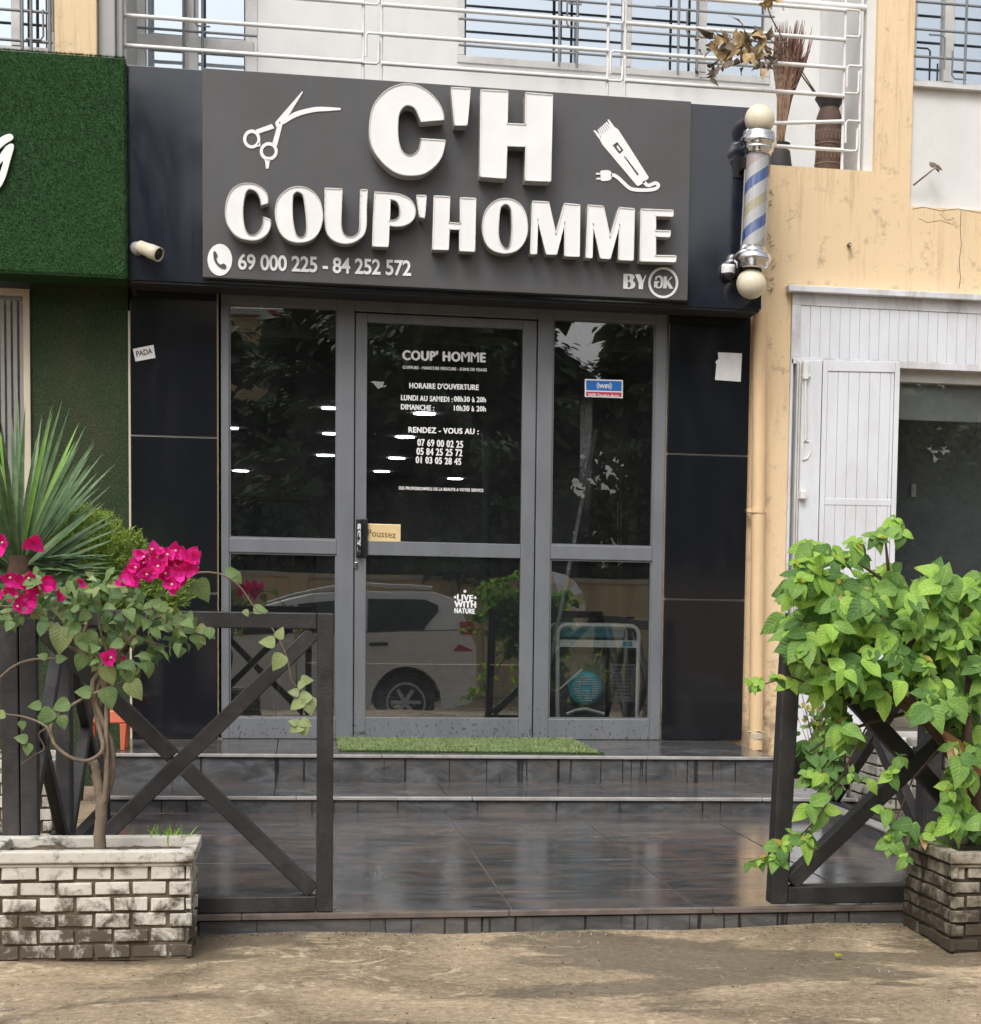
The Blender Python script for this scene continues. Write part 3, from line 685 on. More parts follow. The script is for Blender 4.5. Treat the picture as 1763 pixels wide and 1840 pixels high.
# ---- cladding either side of the shopfront
zft = gz(800, 548)      # top under the fascia
xl0, xl1 = xg1, gx(391, 900)
xr0, xr1 = gx(1196, 900), gx(1341, 900)
MB().box(xl0-.001, xl1+.02, .0, .3, Z1-.25, 3.3).build('wall_behind_cladding', 'yellow_wall', bl); MB().box(xr0-.02, gx(1340, 700)-.001, .02, .35, Z1-.25, 3.3).build('wall_behind_cladding', 'yellow_wall', bl)
for (a, b, js, y0) in ((xl0, xl1-.001, (gz(315, 784), gz(315, 1064)), -.03), (xr0+.001, xr1, (gz(1270, 817), gz(1270, 1077)), -.015)):
    lv = [Z1+.004]+sorted(js)+[3.0]
    for k, (z0, z1) in enumerate(zip(lv, lv[1:])):
        m_ = MB(); m_.box(a, b, y0, y0+.028, z0+(.006 if k else 0), z1-.006); o = m_.build('cladding_panel', 'black_panel', bl, .002, 2)
        m_ = MB()
        if k: m_.box(a, b, y0+.012, y0+.022, z0-.003, z0+.0025); m_.build('joint_strip', 'white_strip', bl)
# ---- fascia and its soffit
xf0, xf1 = gx(226, 300, YF), gx(1371.5, 400, YF)
zf_b = 2.907
# fascia top steps: left at y115, right y190
ztl = gz(290, 117, YF)
mb = MB(); mb.box(xf0, xf1, YF, -.032, zf_b, ztl-.01)
fas = mb.build('fascia', 'fascia', bl, .003, 2)
mb = MB(); mb.box(xf0+.02, xf1-.01, YF+.01, -.034, zf_b-.012, zf_b-.001); mb.build('soffit', 'fascia_under', bl)
mb = MB(); mb.box(gx(1200, 120, YF), gx(1240, 120, YF), YF+.2, YF+.21, ztl, ztl+.01)
mb = MB(); mb.box(xf0, xp0, -.115, -.035, ztl-.012, ztl-.001)

# ================================================================== BALCONY RAILING
YR = .09
rl = thing('balcony_railing', 'white tubular balcony railing with long horizontal bars and hooked end pieces', 'railing', (1.2, YR, zpar))
PX = [224, 653, 685.5, 1093, 1124, 1519, 1549]
xpst = [gx(p, 60, YR) for p in PX]
for x in xpst: MB().tube([(x, YR, zpar-.02), (x, YR, 5.2)], .0095, 10).build('post', 'rail_white', rl)
zr_ = [gz(889, 25, YR), gz(889, 77.5, YR), gz(889, 129.5, YR)]
zall = [zr_[0]+.170*i for i in (1, 2)]+zr_
mb = MB()
for a, b in ((0, 1), (2, 3), (4, 5)):
    for z in zall[:0]+zr_+[zr_[0]+.17, zr_[0]+.34]:
        MB().tube([(xpst[a], YR-.012, z), (xpst[b], YR-.012, z)], .0125, 10).build('bar', 'rail_white', rl)
zl1, zl2 = gz(1515, 219, YR), gz(1515, 271, YR)
MB().tube([(gx(1330, 226, YR), YR-.012, gz(1330, 224, YR)), (xpst[5], YR-.012, zl1)], .0115, 10).build('bar', 'rail_white', rl)
MB().tube([(gx(1330, 226, YR), YR-.012, zl2+.0), (xpst[5], YR-.012, zl2)], .0115, 10).build('bar', 'rail_white', rl)
zh = gz(1570, 16, YR)
mb = MB(); mb.tube([(xpst[5]-.55, YR, zh), (xp0-.005, YR, zh)], .021, 14)
mb.build('handrail', 'rail_white', rl)
mb = MB()
def hook(xa, xb, z, up, ln=.13):      # from post xa a short arm towards xb then up or down
    s = 1 if xb > xa else -1; d = abs(xb-xa)*.85; k = 1 if up else -1
    MB().tube([(xa, YR-.01, z), (xa+s*(d-.012), YR-.01, z), (xa+s*d, YR-.01, z+k*.012), (xa+s*d, YR-.01, z+k*ln)], .0075, 8).build('hooked_end', 'rail_white', rl)
for a, b in ((1, 2), (3, 4)):
    hook(xpst[a], xpst[b], zr_[0]-.002, True); hook(xpst[a], xpst[b], zr_[2]-.004, True)
    hook(xpst[b], xpst[a], zr_[1]+.002, False)
hook(xpst[5], xpst[6], gz(1519, 66, YR), True); hook(xpst[5], xpst[6], gz(1519, 168, YR), True); hook(xpst[5], xpst[6], gz(1515, 271, YR), True)
hook(xpst[6], xpst[5], gz(1545, 120, YR), False); hook(xpst[6], xpst[5], gz(1545, 219, YR), False)
hook(xpst[5], xpst[6], gz(1519, 18, YR), False, .08)
hook(xpst[0], xpst[0]-.085, gz(224, 26, YR), False, .09); MB().tube([(xpst[0]-.09, YR-.01, gz(195, 79, YR)), (xpst[0]-.045, YR-.01, gz(195, 79, YR)), (xpst[0]-.035, YR-.01, gz(195, 79, YR)+.012), (xpst[0]-.035, YR-.01, gz(215, 45, YR))], .0075, 8).build('hooked_end', 'rail_white', rl)

# ================================================================== SIGNS
YS = -.345
sg = thing('shop_sign', 'wide charcoal shop sign with raised white letters, scissors and clipper emblems', 'shop sign', (1.2, YS, 3))
xs0, xs1 = (gx(364, 300, YS)), gx(1239, 360, YS)
zs_t, zs_b = (gz(363, 122, YS)+gz(1241, 182, YS))/2, (gz(365, 497, YS)+gz(1236, 541, YS))/2
mb = MB(); mb.box(xs0, xs1, YS, YF-.001, zs_b, zs_t); mb.build('board', 'sign', sg, .003, 2)
def glyph(name, outs, org, s, dep, parent, mats=('letter_face', 'letter_side'), trim=True, base=None, sub=4):
    Yb = YS if base is None else base; Yf_ = Yb-dep
    loops = [to_world(smooth_outline(o_, sub), Yf_, org, s) for o_ in outs]
    vs, fs = curve_mesh(loops, extr=dep/2)
    mb = MB(); V_ = [(v.x, Yb-dep/2-v.z-.0015, v.y) for v in vs]
    ff = []; mi = []
    for f in fs:
        zz = [vs[i].z for i in f]; ff.append(f); mi.append(0 if max(zz)-min(zz) < dep*.2 else 1)
    mb.v = V_; mb.f = ff; mb.mi = mi; mb.sm = [False]*len(ff)
    o = mb.build(name, list(mats), parent)
    if trim:
        tm = MB()
        for lp in loops:
            n = len(lp); pts = [Vector((p[0], Yf_-.0015, p[1])) for p in lp]
            cx = [(pts[i]+pts[(i+1) % n])/2 for i in range(n)]
            for i in range(n):
                a, b = pts[i], pts[(i+1) % n]
                if (b-a).length < 1e-5: continue
                d = (b-a).normalized()
                tm.bar(a-d*.002, b+d*.002, .0055, .009, (0, 1, 0))
        tm.build('trim', 'letter_trim', o)
    return o
L = .115
glyph('letter', [[(1362,690,1),(1355,610),(1310,480),(1220,345),(1080,215),(920,130),(760,100),(600,120),(430,195),(290,320),(190,470),(145,640),(125,850),(135,1000),(170,1140),(250,1280),(370,1420),(520,1540),(680,1600),(850,1612),(1000,1590),(1130,1520),(1240,1420),(1320,1300),(1365,1150),(1385,1035,1),(975,1008,1),(965,1080),(940,1180),(880,1250),(800,1282),(720,1260),(650,1180),(612,1050),(595,900),(598,750),(612,620),(650,530),(710,470),(780,455),(860,490),(910,560),(945,650),(975,722,1)]], (650,140), 9.2, L, sg)
glyph('letter', [[(92,148,1),(378,162,1),(330,712,1),(142,715,1)]], (800,140), 8.395, L, sg)
glyph('letter', [[(540,182,1),(945,205,1),(935,690,1),(1210,705,1),(1215,225,1),(1618,258,1),(1590,1560,1),(1205,1545,1),(1215,1035,1),(930,1025,1),(915,1515,1),(525,1485,1)]], (800,140), 8.395, L, sg)
S2 = .10
glyph('letter', [[(775,370,1),(660,405,1),(655,330),(620,240),(560,185),(490,172),(440,210),(410,310),(390,450),(395,620),(420,760),(470,840),(530,862),(600,840),(660,770),(695,680),(700,590,1),(808,630,1),(805,730),(760,830),(680,900),(580,935),(470,930),(350,900),(240,820),(160,700),(128,560),(130,430),(165,290),(240,165),(340,100),(450,80),(560,90),(660,135),(735,210),(770,300)]], (390,320), 8.395, S2, sg)
glyph('letter', [[(1220,130),(1100,155),(990,230),(910,340),(880,490),(895,660),(960,830),(1070,930),(1200,968),(1330,960),(1450,910),(1540,800),(1590,640),(1590,500),(1550,340),(1460,220),(1350,150)],[(1220,208),(1170,230),(1142,290),(1135,420),(1140,600),(1165,760),(1200,860),(1260,895),(1320,870),(1350,780),(1348,620),(1330,450),(1310,310),(1280,240)]], (390,320), 8.395, S2, sg)
glyph('letter', [[(118,72,1),(375,82,1),(362,480),(365,650),(395,750),(460,800),(540,800),(610,750),(640,660),(645,480),(655,92,1),(755,95,1),(742,400),(738,640),(700,770),(610,850),(500,895),(380,900),(260,860),(170,780),(130,680),(118,500)]], (570,330), 8.395, S2, sg)
glyph('letter', [[(870,128,1),(1060,140),(1250,165),(1400,240),(1475,360),(1475,480),(1420,570),(1310,630),(1200,645),(1085,630,1),(1070,950,1),(835,940,1),(850,500)],[(1100,240,1),(1170,255),(1225,310),(1245,400),(1235,490),(1180,545),(1090,560,1)]], (570,330), 8.395, S2, sg)
glyph('letter', [[(1500,178,1),(1645,182,1),(1620,500),(1590,518),(1555,510),(1540,480)]], (570,330), 8.395, S2, sg)
glyph('letter', [[(322,98,1),(545,110,1),(535,480,1),(700,495,1),(700,125,1),(920,135,1),(905,895,1),(688,885,1),(690,580,1),(540,575,1),(525,870,1),(300,865,1)]], (740,340), 8.014, S2, sg)
glyph('letter', [[(1340,135),(1220,160),(1110,240),(1040,370),(1015,530),(1030,680),(1080,800),(1170,880),(1290,918),(1400,918),(1510,880),(1600,790),(1655,660),(1665,520),(1640,360),(1570,230),(1460,155)],[(1340,218),(1290,250),(1265,330),(1250,500),(1250,680),(1285,790),(1345,855),(1400,830),(1430,730),(1442,560),(1438,400),(1425,290),(1390,235)]], (740,340), 8.014, S2, sg)
C_ = lambda l: [(a, b, 1) for a, b in l]
glyph('letter', [C_([(265,115),(545,130),(672,690),(825,155),(1095,180),(1085,1085),(830,1075),(830,480),(685,1050),(510,1045),(355,430),(335,1040),(228,1040)])], (930,350), 9.794, S2, sg)
glyph('letter', [C_([(148,75),(390,95),(492,585),(640,115),(880,135),(862,950),(630,940),(645,380),(495,925),(345,915),(225,370),(210,910),(115,905)])], (1040,360), 8.815, S2, sg)
glyph('letter', [C_([(985,140),(1495,160),(1490,255),(1215,245),(1215,480),(1450,485),(1442,580),(1215,570),(1215,875),(1540,880),(1530,975),(970,960)])], (1040,360), 8.815, S2, sg)
def ring(cx, cy, rx, ry, n=28): return [(cx+rx*math.cos(2*math.pi*k/n), cy+ry*math.sin(2*math.pi*k/n), 1) for k in range(n)]
def flat(name, polys, org, s, mats=('vinyl', 'vinyl'), dep=.004, base=None, parent=None):
    mbx = MB(); Yb = YS if base is None else base
    for outs in polys:
        loops = [to_world(smooth_outline(o_, 4), Yb-dep, org, s) for o_ in outs]
        vs, fs = curve_mesh(loops, extr=dep/2)
        mbx.add([(v.x, Yb-dep/2-v.z-.001, v.y) for v in vs], fs, 0)
    return mbx.build(name, mats[0], sg if parent is None else parent)
def stroke(pts, w):
    P = [Vector(p) for p in pts]; l, r = [], []
    Pc = []
    for i in range(len(P)-1):
        p0 = P[max(i-1, 0)]; p1 = P[i]; p2 = P[i+1]; p3 = P[min(i+2, len(P)-1)]
        for k in range(4):
            t = k/4; Pc.append(.5*((2*p1)+(-p0+p2)*t+(2*p0-5*p1+4*p2-p3)*t*t+(-p0+3*p1-3*p2+p3)*t**3))
    Pc.append(P[-1]); P = Pc
    for i, p in enumerate(P):
        d = (P[min(i+1, len(P)-1)]-P[max(i-1, 0)]).normalized(); n = Vector((-d.y, d.x))
        l.append(p+n*w/2); r.append(p-n*w/2)
    return [(a.x, a.y, 1) for a in l+r[::-1]]
flat('scissors_emblem', [[[(615,570,1),(1040,80,1),(1055,90,1),(818,480,1),(900,420),(1050,370),(1250,330),(1450,330),(1650,345,1),(1650,375,1),(1450,392),(1250,405),(1050,450),(900,510),(770,590,1),(730,605,1),(640,950,1),(570,900,1),(640,650,1),(620,610)], ring(685,578,14,16,10)],
    [ring(242,836,136,150), ring(243,838,88,98)], [ring(512,1030,142,146), ring(512,1030,94,92)],
    [[(440,1160,1),(545,1162,1),(525,1200),(508,1295),(488,1305),(468,1295),(455,1200)]], [C_([(305,690),(560,598),(600,665),(350,752)])], [[(330,960,1),(370,950),(380,920),(372,890),(340,900,1)]]], (425,155), 8.815)
teeth = [C_([(130,410),(175,402),(300,530),(268,600)]), C_([(430,178),(462,175),(580,330),(500,345)])]
for k in range(6):
    t = k/5.; bx, by = 300+190*t, 515-165*t; tx, ty = 235+170*t, 380-150*t
    teeth.append(C_([(tx-14, ty+8), (tx+14, ty-10), (bx+16, by-12), (bx-14, by+14)]))
flat('clipper_emblem', [[t] for t in teeth]+[[[(268,600,1),(285,530,1),(500,340,1),(580,330,1),(650,380,1),(700,450,1),(1300,1390,1),(1290,1425,1),(1215,1475,1),(1235,1500,1),(1165,1530,1),(1080,1580,1),(1045,1560,1),(320,700,1)],
    C_([(538,718),(635,648),(770,825),(682,905)]), C_([(778,958),(800,945),(1092,1330),(1075,1362),(1050,1345)])],
    [C_([(620,742),(648,720),(716,815),(705,838),(682,838)])],
    [stroke([(1190,1480),(1290,1566),(1440,1515),(1505,1560),(1470,1620),(1380,1650),(1180,1665),(980,1650),(880,1610),(760,1500),(640,1390),(560,1350),(505,1352)], 74)],
    [[(280,1270,1),(310,1250),(460,1248),(520,1310),(520,1400),(460,1460),(310,1470),(290,1435,1)]], [C_([(190,1300),(285,1300),(285,1336),(190,1336)])], [C_([(190,1440),(205,1405),(290,1402),(292,1440)])]], (1055,200), 11.753)
flat('phone_emblem', [[[(310+195*math.cos(a_), 325+252*math.sin(a_), 1) for a_ in [2*math.pi*k/40 for k in range(40)]]]], (360,430), 8.815)
flat('phone_handset', [[[(205,210),(235,188),(265,235),(268,275),(250,300),(275,360),(320,400),(370,383),(412,420),(402,452),(375,465),(320,445),(255,390),(215,310)]]], (360,430), 8.815, ('dark_vinyl',), base=YS-.0055)
mb = MB(); put_text(mb, "69 000 225 - 84 252 572", (428, 455), (739, 467.5), (428, 484.5), YS-.006, .022, .005, space=.96)
mb.build('phone_number', 'vinyl', sg)
flat('byline', [[C_([(258,275),(400,278)])+[(460,290),(500,325),(508,370),(470,425),(515,480),(520,545),(480,600),(400,620,1),(250,612,1)], [(355,320,1),(390,325),(405,365),(390,415),(355,425,1)], [(355,455,1),(400,465),(422,520),(400,580),(355,587,1)]],
    [C_([(520,285),(635,290),(690,430),(745,310),(780,298),(705,500),(695,625),(600,620),(605,490)])]], (1100,470), 12.593)
flat('monogram', [[ring(1158,478,340,352,44), ring(1158,478,284,298,44)],
    [[(950,600,1),(950,440,1),(1062,442,1),(1062,480,1),(1030,482,1),(1025,560),(1060,575),(1092,540),(1100,460),(1095,400),(1065,362),(1025,362),(1010,412,1),(970,412,1),(985,350),(1040,318),(1100,325),(1145,370),(1152,460),(1140,560),(1090,602),(1020,600),(985,575)]],
    [C_([(1170,335),(1240,335),(1240,455),(1335,345),(1372,350),(1280,440),(1385,612),(1300,615),(1242,510),(1232,605),(1150,605),(1160,540),(1160,400)])]], (1100,470), 12.593)
# turf sign on the left with a piece of script lettering
YG = -.36
ts = thing('turf_sign', 'green artificial turf sign board with a white brush stroke at the left edge', 'shop sign', (-1, YG, 3))
mb = MB(); xg = gx(225.5, 300, YG); mb.box(-3.2, xg, YG, -.04, gz(113, 492, YG), gz(113, 97, YG)); mb.build('board', 'turf_sign', ts, .008, 2)
mb = MB(); zt0, zt1_ = gz(113, 492, YG), gz(113, 97, YG)
for k in range(26000):
    e_ = rnd.random(); x = rnd.uniform(-1.9, xg); z = rnd.uniform(zt0, zt1_); yy = YG
    if e_ < .06: z = zt1_
    elif e_ < .12: z = zt0
    elif e_ < .17: x = xg
    d = Vector((rnd.uniform(-.7, .7)+(.8 if e_ >= .12 and e_ < .17 else 0), -1 if e_ > .17 else -.3, rnd.uniform(-.8, .5)+(1 if e_ < .06 else (-.9 if e_ < .12 else 0)))).normalized(); w = d.orthogonal().normalized()*.0016; p = Vector((x, yy+.002, z)); ln = rnd.uniform(.008, .016)
    mb.add([p-w, p+w, p+d*ln], [(0, 1, 2)])
tag(mb.build('turf_pile', 'turf_sign', ts, recalc=False), kind='stuff')
flat('script_stroke', [[[(-20,268),(0,248),(14,241),(22,242),(23,250),(10,258),(-5,272),(-20,290)]], [[(-20,310),(2,275),(12,262),(21,258),(25,264),(18,290),(10,318),(0,337),(-8,336),(0,310),(6,290),(-4,300),(-20,330)]]], (0, 0), 1., base=YG-.012, parent=ts, dep=.012)

# ================================================================== SHOPFRONT
sf = thing('shopfront', 'grey aluminium glazed shopfront with a centre door and two side lights', 'shopfront', (gx(795, 1330), 0, Z1))
A_, B_, C2, D_, E_, G_ = gx(411.5, 750), gx(606, 750), gx(659.5, 750), gx(939, 750), gx(992.5, 750), gx(1177, 750)
XA, XK = gx(391.7, 900), gx(1194, 900)
ZTf = gz(800, 545)                     # underside of the lintel
Ztp = (gz(411.5, 545.7)+gz(1180, 578.7))/2; Zm1 = (gz(411.5, 963.6)+gz(1175, 985.6))/2; Zm2 = (gz(411.5, 990.7)+gz(1175, 1009.5))/2
Zb = (gz(413, 1288)+gz(1171.6, 1294))/2; Zdt = (gz(660.5, 579.7)+gz(941.8, 589))/2
y0f, y1f = -.0, .075
mb = MB()
mb.box(XA, A_, y0f, y1f, Z1+.002, ZTf); mb.box(B_, gx(636, 900), y0f, y1f, Z1+.002, ZTf); mb.box(gx(963.5, 900), E_, y0f, y1f, Z1+.002, ZTf); mb.box(G_, XK, y0f, y1f, Z1+.002, ZTf)
for a, b in ((A_, B_), (E_, G_)):
    mb.box(a, b, y0f+.003, y1f, Ztp, ZTf); mb.box(a, b, y0f+.003, y1f, Zm2, Zm1); mb.box(a, b, y0f+.003, y1f, Z1+.002, Zb)
mb.box(gx(636, 900), gx(963.5, 900), y0f+.003, y1f, gz(800, 566), ZTf)
mb.build('frame', 'frame', sf, .004, 2)
mb = MB(); mb.box(xl1-.05, xr0+.05, .0, .3, ZTf+.002, 3.3); mb.build('header', 'fascia_under', sf)
for a, b in ((A_, B_), (E_, G_)):
    for z0, z1 in ((Zb, Zm2), (Zm1, Ztp)):
        m_ = MB(); m_.box(a-.004, b+.004, .030, .036, z0-.004, z1+.004); o = m_.build('pane', 'glass', sf)
        m_ = MB(); t = .009
        m_.box(a, a+t, .012, .029, z0+t, z1-t); m_.box(b-t, b, .012, .029, z0+t, z1-t); m_.box(a, b, .012, .029, z0, z0+t); m_.box(a, b, .012, .029, z1-t, z1); m_.build('glazing_bead', 'frame', o)
dl, dr = gx(638, 900), gx(961.5, 900); dzt = gz(800, 568.5)
dy0, dy1 = .010, .060
mb = MB()
mb.box(dl, C2, dy0, dy1, Z1+.008, dzt); mb.box(D_, dr, dy0, dy1, Z1+.008, dzt)
mb.box(C2, D_, dy0+.002, dy1, Zdt, dzt); mb.box(C2, D_, dy0+.002, dy1, Zm2, Zm1); mb.box(C2, D_, dy0+.002, dy1, Z1+.008, Zb+.004)
door = mb.build('door', 'frame', sf, .003, 2)
for z0, z1 in ((Zb+.004, Zm2), (Zm1, Zdt)):
    m_ = MB(); m_.box(C2-.004, D_+.004, .034, .040, z0-.004, z1+.004); m_.build('door_pane', 'glass', door)
# black scuffed pull handle
h0, h1 = gz(648, 932), gz(648, 1001); hx0, hx1 = gx(640, 960), gx(661, 960)
mb = MB(); mb.box(hx0, hx1, dy0-.012, dy0-.001, h1, h0, 0)
mb.box(hx0+.006, hx0+.026, dy0-.05, dy0-.030, h1+.03, h0-.03, 1)
mb.box(hx0+.004, hx0+.028, dy0-.05, dy0-.012, h0-.032, h0-.006, 0); mb.box(hx0+.004, hx0+.028, dy0-.05, dy0-.012, h1+.006, h1+.032, 0)
mb.box(gx(637, 1020), gx(643, 1020), dy0-.012, dy0-.001, gz(640, 1021), gz(640, 1010), 2)
n = NT('worn_black_chrome'); f = n.noise(n.pos((1, 1, .6)), 45, 4, .6, 1.5)
MT['scuffed'] = n.done(n.bsdf(n.ramp(f, [(.46, (.012, .012, .014)), (.52, (.62, .62, .62))]), .35, 0, .5))
mb.build('handle', ['blackplastic', 'scuffed', 'chrome'], door, .003, 2)
mb = MB(); p0 = at(661.5, 941, .028); p1 = at(720, 974, .028); mb.box(C2+.0005, p1.x, .024, .0335, p1.z, p0.z, 0)
pp = mb.build('push_plate', 'gold', door, .003, 2)
mb = MB(); put_text(mb, "Poussez", (660.5, 951), (711.5, 955), (660.5, 963.5), .0232, .012); mb.build('lettering', 'brown', pp)
# white vinyl lettering on the door glass
mb = MB(); Yv = .0335
TX = [("COUP' HOMME", (724, 629), (872, 633.5), (724, 646.5), .034), ("COIFFURE - MANICURE PEDICURE - SOINS DE VISAGE", (724, 657), (875, 662), (724, 662.5), .035),
      ("HORAIRE D'OUVERTURE", (736, 687.5), (860, 691), (736, 697.5), .045), ("LUNDI AU SAMEDI :", (721, 709.5), (813, 713), (721, 719), .045),
      ("08h30 à 20h", (816, 712), (873, 713.5), (816, 721.5), .045), ("DIMANCHE :", (721, 726), (780, 728.5), (721, 735.5), .045), ("10h30 à 20h", (816, 728.5), (873, 730), (816, 738), .045),
      ("RENDEZ - VOUS AU :", (734.5, 767), (860, 770.5), (734.5, 777), .045),
      ("07 69 00 02 25", (750.5, 788.5), (832, 792.5), (750.5, 801), .05), ("05 84 25 25 72", (749, 804.5), (830.5, 807.5), (749, 817), .05), ("01 03 05 28 45", (747.5, 820), (828.5, 823.5), (747.5, 832), .05),
      ("DES PROFESSIONNELS DE LA BEAUTE A VOTRE SERVICE", (717, 874), (868.5, 878.5), (717, 879.5), .04),
      ("LIVE", (822, 1068), (850, 1069.5), (822, 1079), .05), ("WITH", (817, 1080), (855, 1081), (817, 1091), .055), ("NATURE", (817, 1092.5), (853, 1094), (817, 1101.5), .05)]
for t, a, b, c, of in TX:
    mb = MB(); put_text(mb, t, a, b, c, Yv, .006, space=1.10, bold=(b[0]-a[0])/len(t)*(.085 if len(t) < 40 else .06)); mb.build('lettering', 'vinyl', door)
mb = MB()
for sx, sy, sr in ((835.5, 1062.5, 4), (818, 1073, 3.6), (854, 1074, 3.6)):
    star = [(sx+(sr if k % 2 == 0 else sr*.42)*math.sin(k*math.pi/5), sy-(sr if k % 2 == 0 else sr*.42)*math.cos(k*math.pi/5)) for k in range(10)]
    q = [at(x, y, Yv) for x, y in star]; cc = sum(q, Vector())/10
    mb.add([cc]+q, [(0, i+1, (i+1) % 10+1) for i in range(10)])
mb.build('stars', 'vinyl', door)
# ---- small things stuck on the front
def card(name, pts, Y, mats, label, cat, bev=0.):
    P = [at(x, y, Y) for x, y in pts]; m_ = MB()
    m_.hexa([P[3]+Vector((0, .0015, 0)), P[2]+Vector((0, .0015, 0)), P[2], P[3]], [P[0]+Vector((0, .0015, 0)), P[1]+Vector((0, .0015, 0)), P[1], P[0]])
    o = m_.build(name, mats); tag(o, label, cat); return o
o = card('sticker', [(239, 627), (276, 619.5), (279.5, 643), (243.5, 649.5)], -.0335, 'paper', 'small tilted white sticker reading PADA on the left black cladding', 'sticker')
mb = MB(); put_text(mb, "PADA", (244, 631), (273, 625), (245.5, 641.5), -.0342, .03); mb.build('lettering', 'dark_vinyl', o)
P_ = [(1290, 633), (1333.5, 635), (1331, 686), (1285, 682.5), (1287.5, 655), (1285.5, 650), (1291, 645)]
mb = MB(); q = [at(x, y, -.0185) for x, y in P_]; mb.prism([(p.x, p.z) for p in q], -.0190, -.0165); tag(mb.build('torn_notice', 'paper'), 'torn blank white paper glued on the right black cladding', 'notice')
mb = MB(); P = [at(*p, .029) for p in ((1051, 681), (1119.5, 683), (1119, 715.5), (1051, 713))]
mb.prism([(p.x, p.z) for p in P], .0285, .0298); wf = mb.build('wifi_sticker', 'vinyl'); tag(wf, 'blue and red WiFi sticker on the glass right of the door', 'sticker')
def lq(u, v): return P[0]+(P[1]-P[0])*u+(P[3]-P[0])*v
def qd(m_, u0, u1, v0, v1, y): m_.add([lq(u, v)+Vector((0, y, 0)) for u, v in ((u0, v1), (u1, v1), (u1, v0), (u0, v0))], [(0, 1, 2, 3)])
mb = MB(); qd(mb, .035, .965, .07, .63, -.0012); mb.build('blue_field', 'blue', wf)
mb = MB(); qd(mb, .035, .965, .70, .95, -.0012); mb.build('red_field', 'red', wf)
mb = MB(); put_text(mb, "WiFi", (1077.5, 690.3), (1094.5, 690.8), (1077.5, 697.5), .0266, .0, bold=.35); mb.build('lettering', 'vinyl', wf)
mb = MB(); put_text(mb, "WiFi Service Area", (1057, 706.5), (1112, 708.5), (1057, 712), .0266, .0, bold=.2); mb.build('lettering', 'vinyl', wf); mb = MB()
for sg_, cxx in ((-1, 1079), (1, 1093)):
    for k, rr in enumerate((4.2, 6.8, 9.6)):
        arc = [at(cxx+sg_*rr*math.cos(a)*.75-sg_*1, 693.5+rr*math.sin(a)*.85+.2*sg_, .0266) for a in [(-.9+.225*i) for i in range(9)]]
        mb.tube(arc, .0018, 4)
mb.build('wave_marks', 'vinyl', wf)

# ---- cameras
c0 = at(246, 447, YF)
cm = thing('security_camera', 'cream bullet security camera on the dark fascia left of the sign', 'camera', c0)
mb = MB(); mb.lathe([(0, .03), (.030, .028), (.036, .012), (.037, 0)], c0, (0, -1, 0), 20); mb.tube([c0+Vector((0, -.02, 0)), c0+Vector((.008, -.06, .0))], .012, 10); mb.build('bracket', 'grey_paint', cm)
e0 = c0+Vector((.012, -.055, .004)); e1 = at(286, 457.5, YF-.13); ax = (e1-e0); Lc = ax.length
mb = MB(); mb.lathe([(0, 0), (.026, 0), (.034, .012), (.036, Lc*.5), (.039, Lc*.6), (.039, Lc), (.033, Lc), (.033, Lc-.006), (0, Lc-.006)], e0, ax, 22, 0)
mb.build('camera_body', 'camera_cream', cm)
mb = MB(); mb.lathe([(0, Lc-.003), (.030, Lc-.003), (.031, Lc-.010)], e0, ax, 20); mb.lathe([(0, Lc), (.010, Lc-.001), (.011, Lc-.006)], e0, ax, 12, 0); mb.build('lens', 'blackplastic', cm)
c0 = at(1306, 492, YF)
cm = thing('dome_camera', 'small white and black turret camera on the fascia beside the barber pole', 'camera', c0)
mb = MB(); mb.lathe([(0, .05), (.034, .048), (.040, .036), (.040, .0)], c0+Vector((0, -.03, .0)), (0, -.25, 1), 22); mb.box(c0.x-.03, c0.x+.03, YF-.03, YF-.001, c0.z-.01, c0.z+.04); mb.build('housing', 'vinyl', cm)
mb = MB(); mb.lathe([(.037*math.cos(a), .037*math.sin(a)) for a in [-1.5+.25*i for i in range(13)]], c0+Vector((0, -.035, -.012)), (0, -.5, -1), 18); mb.build('eyeball', 'blackplastic', cm)

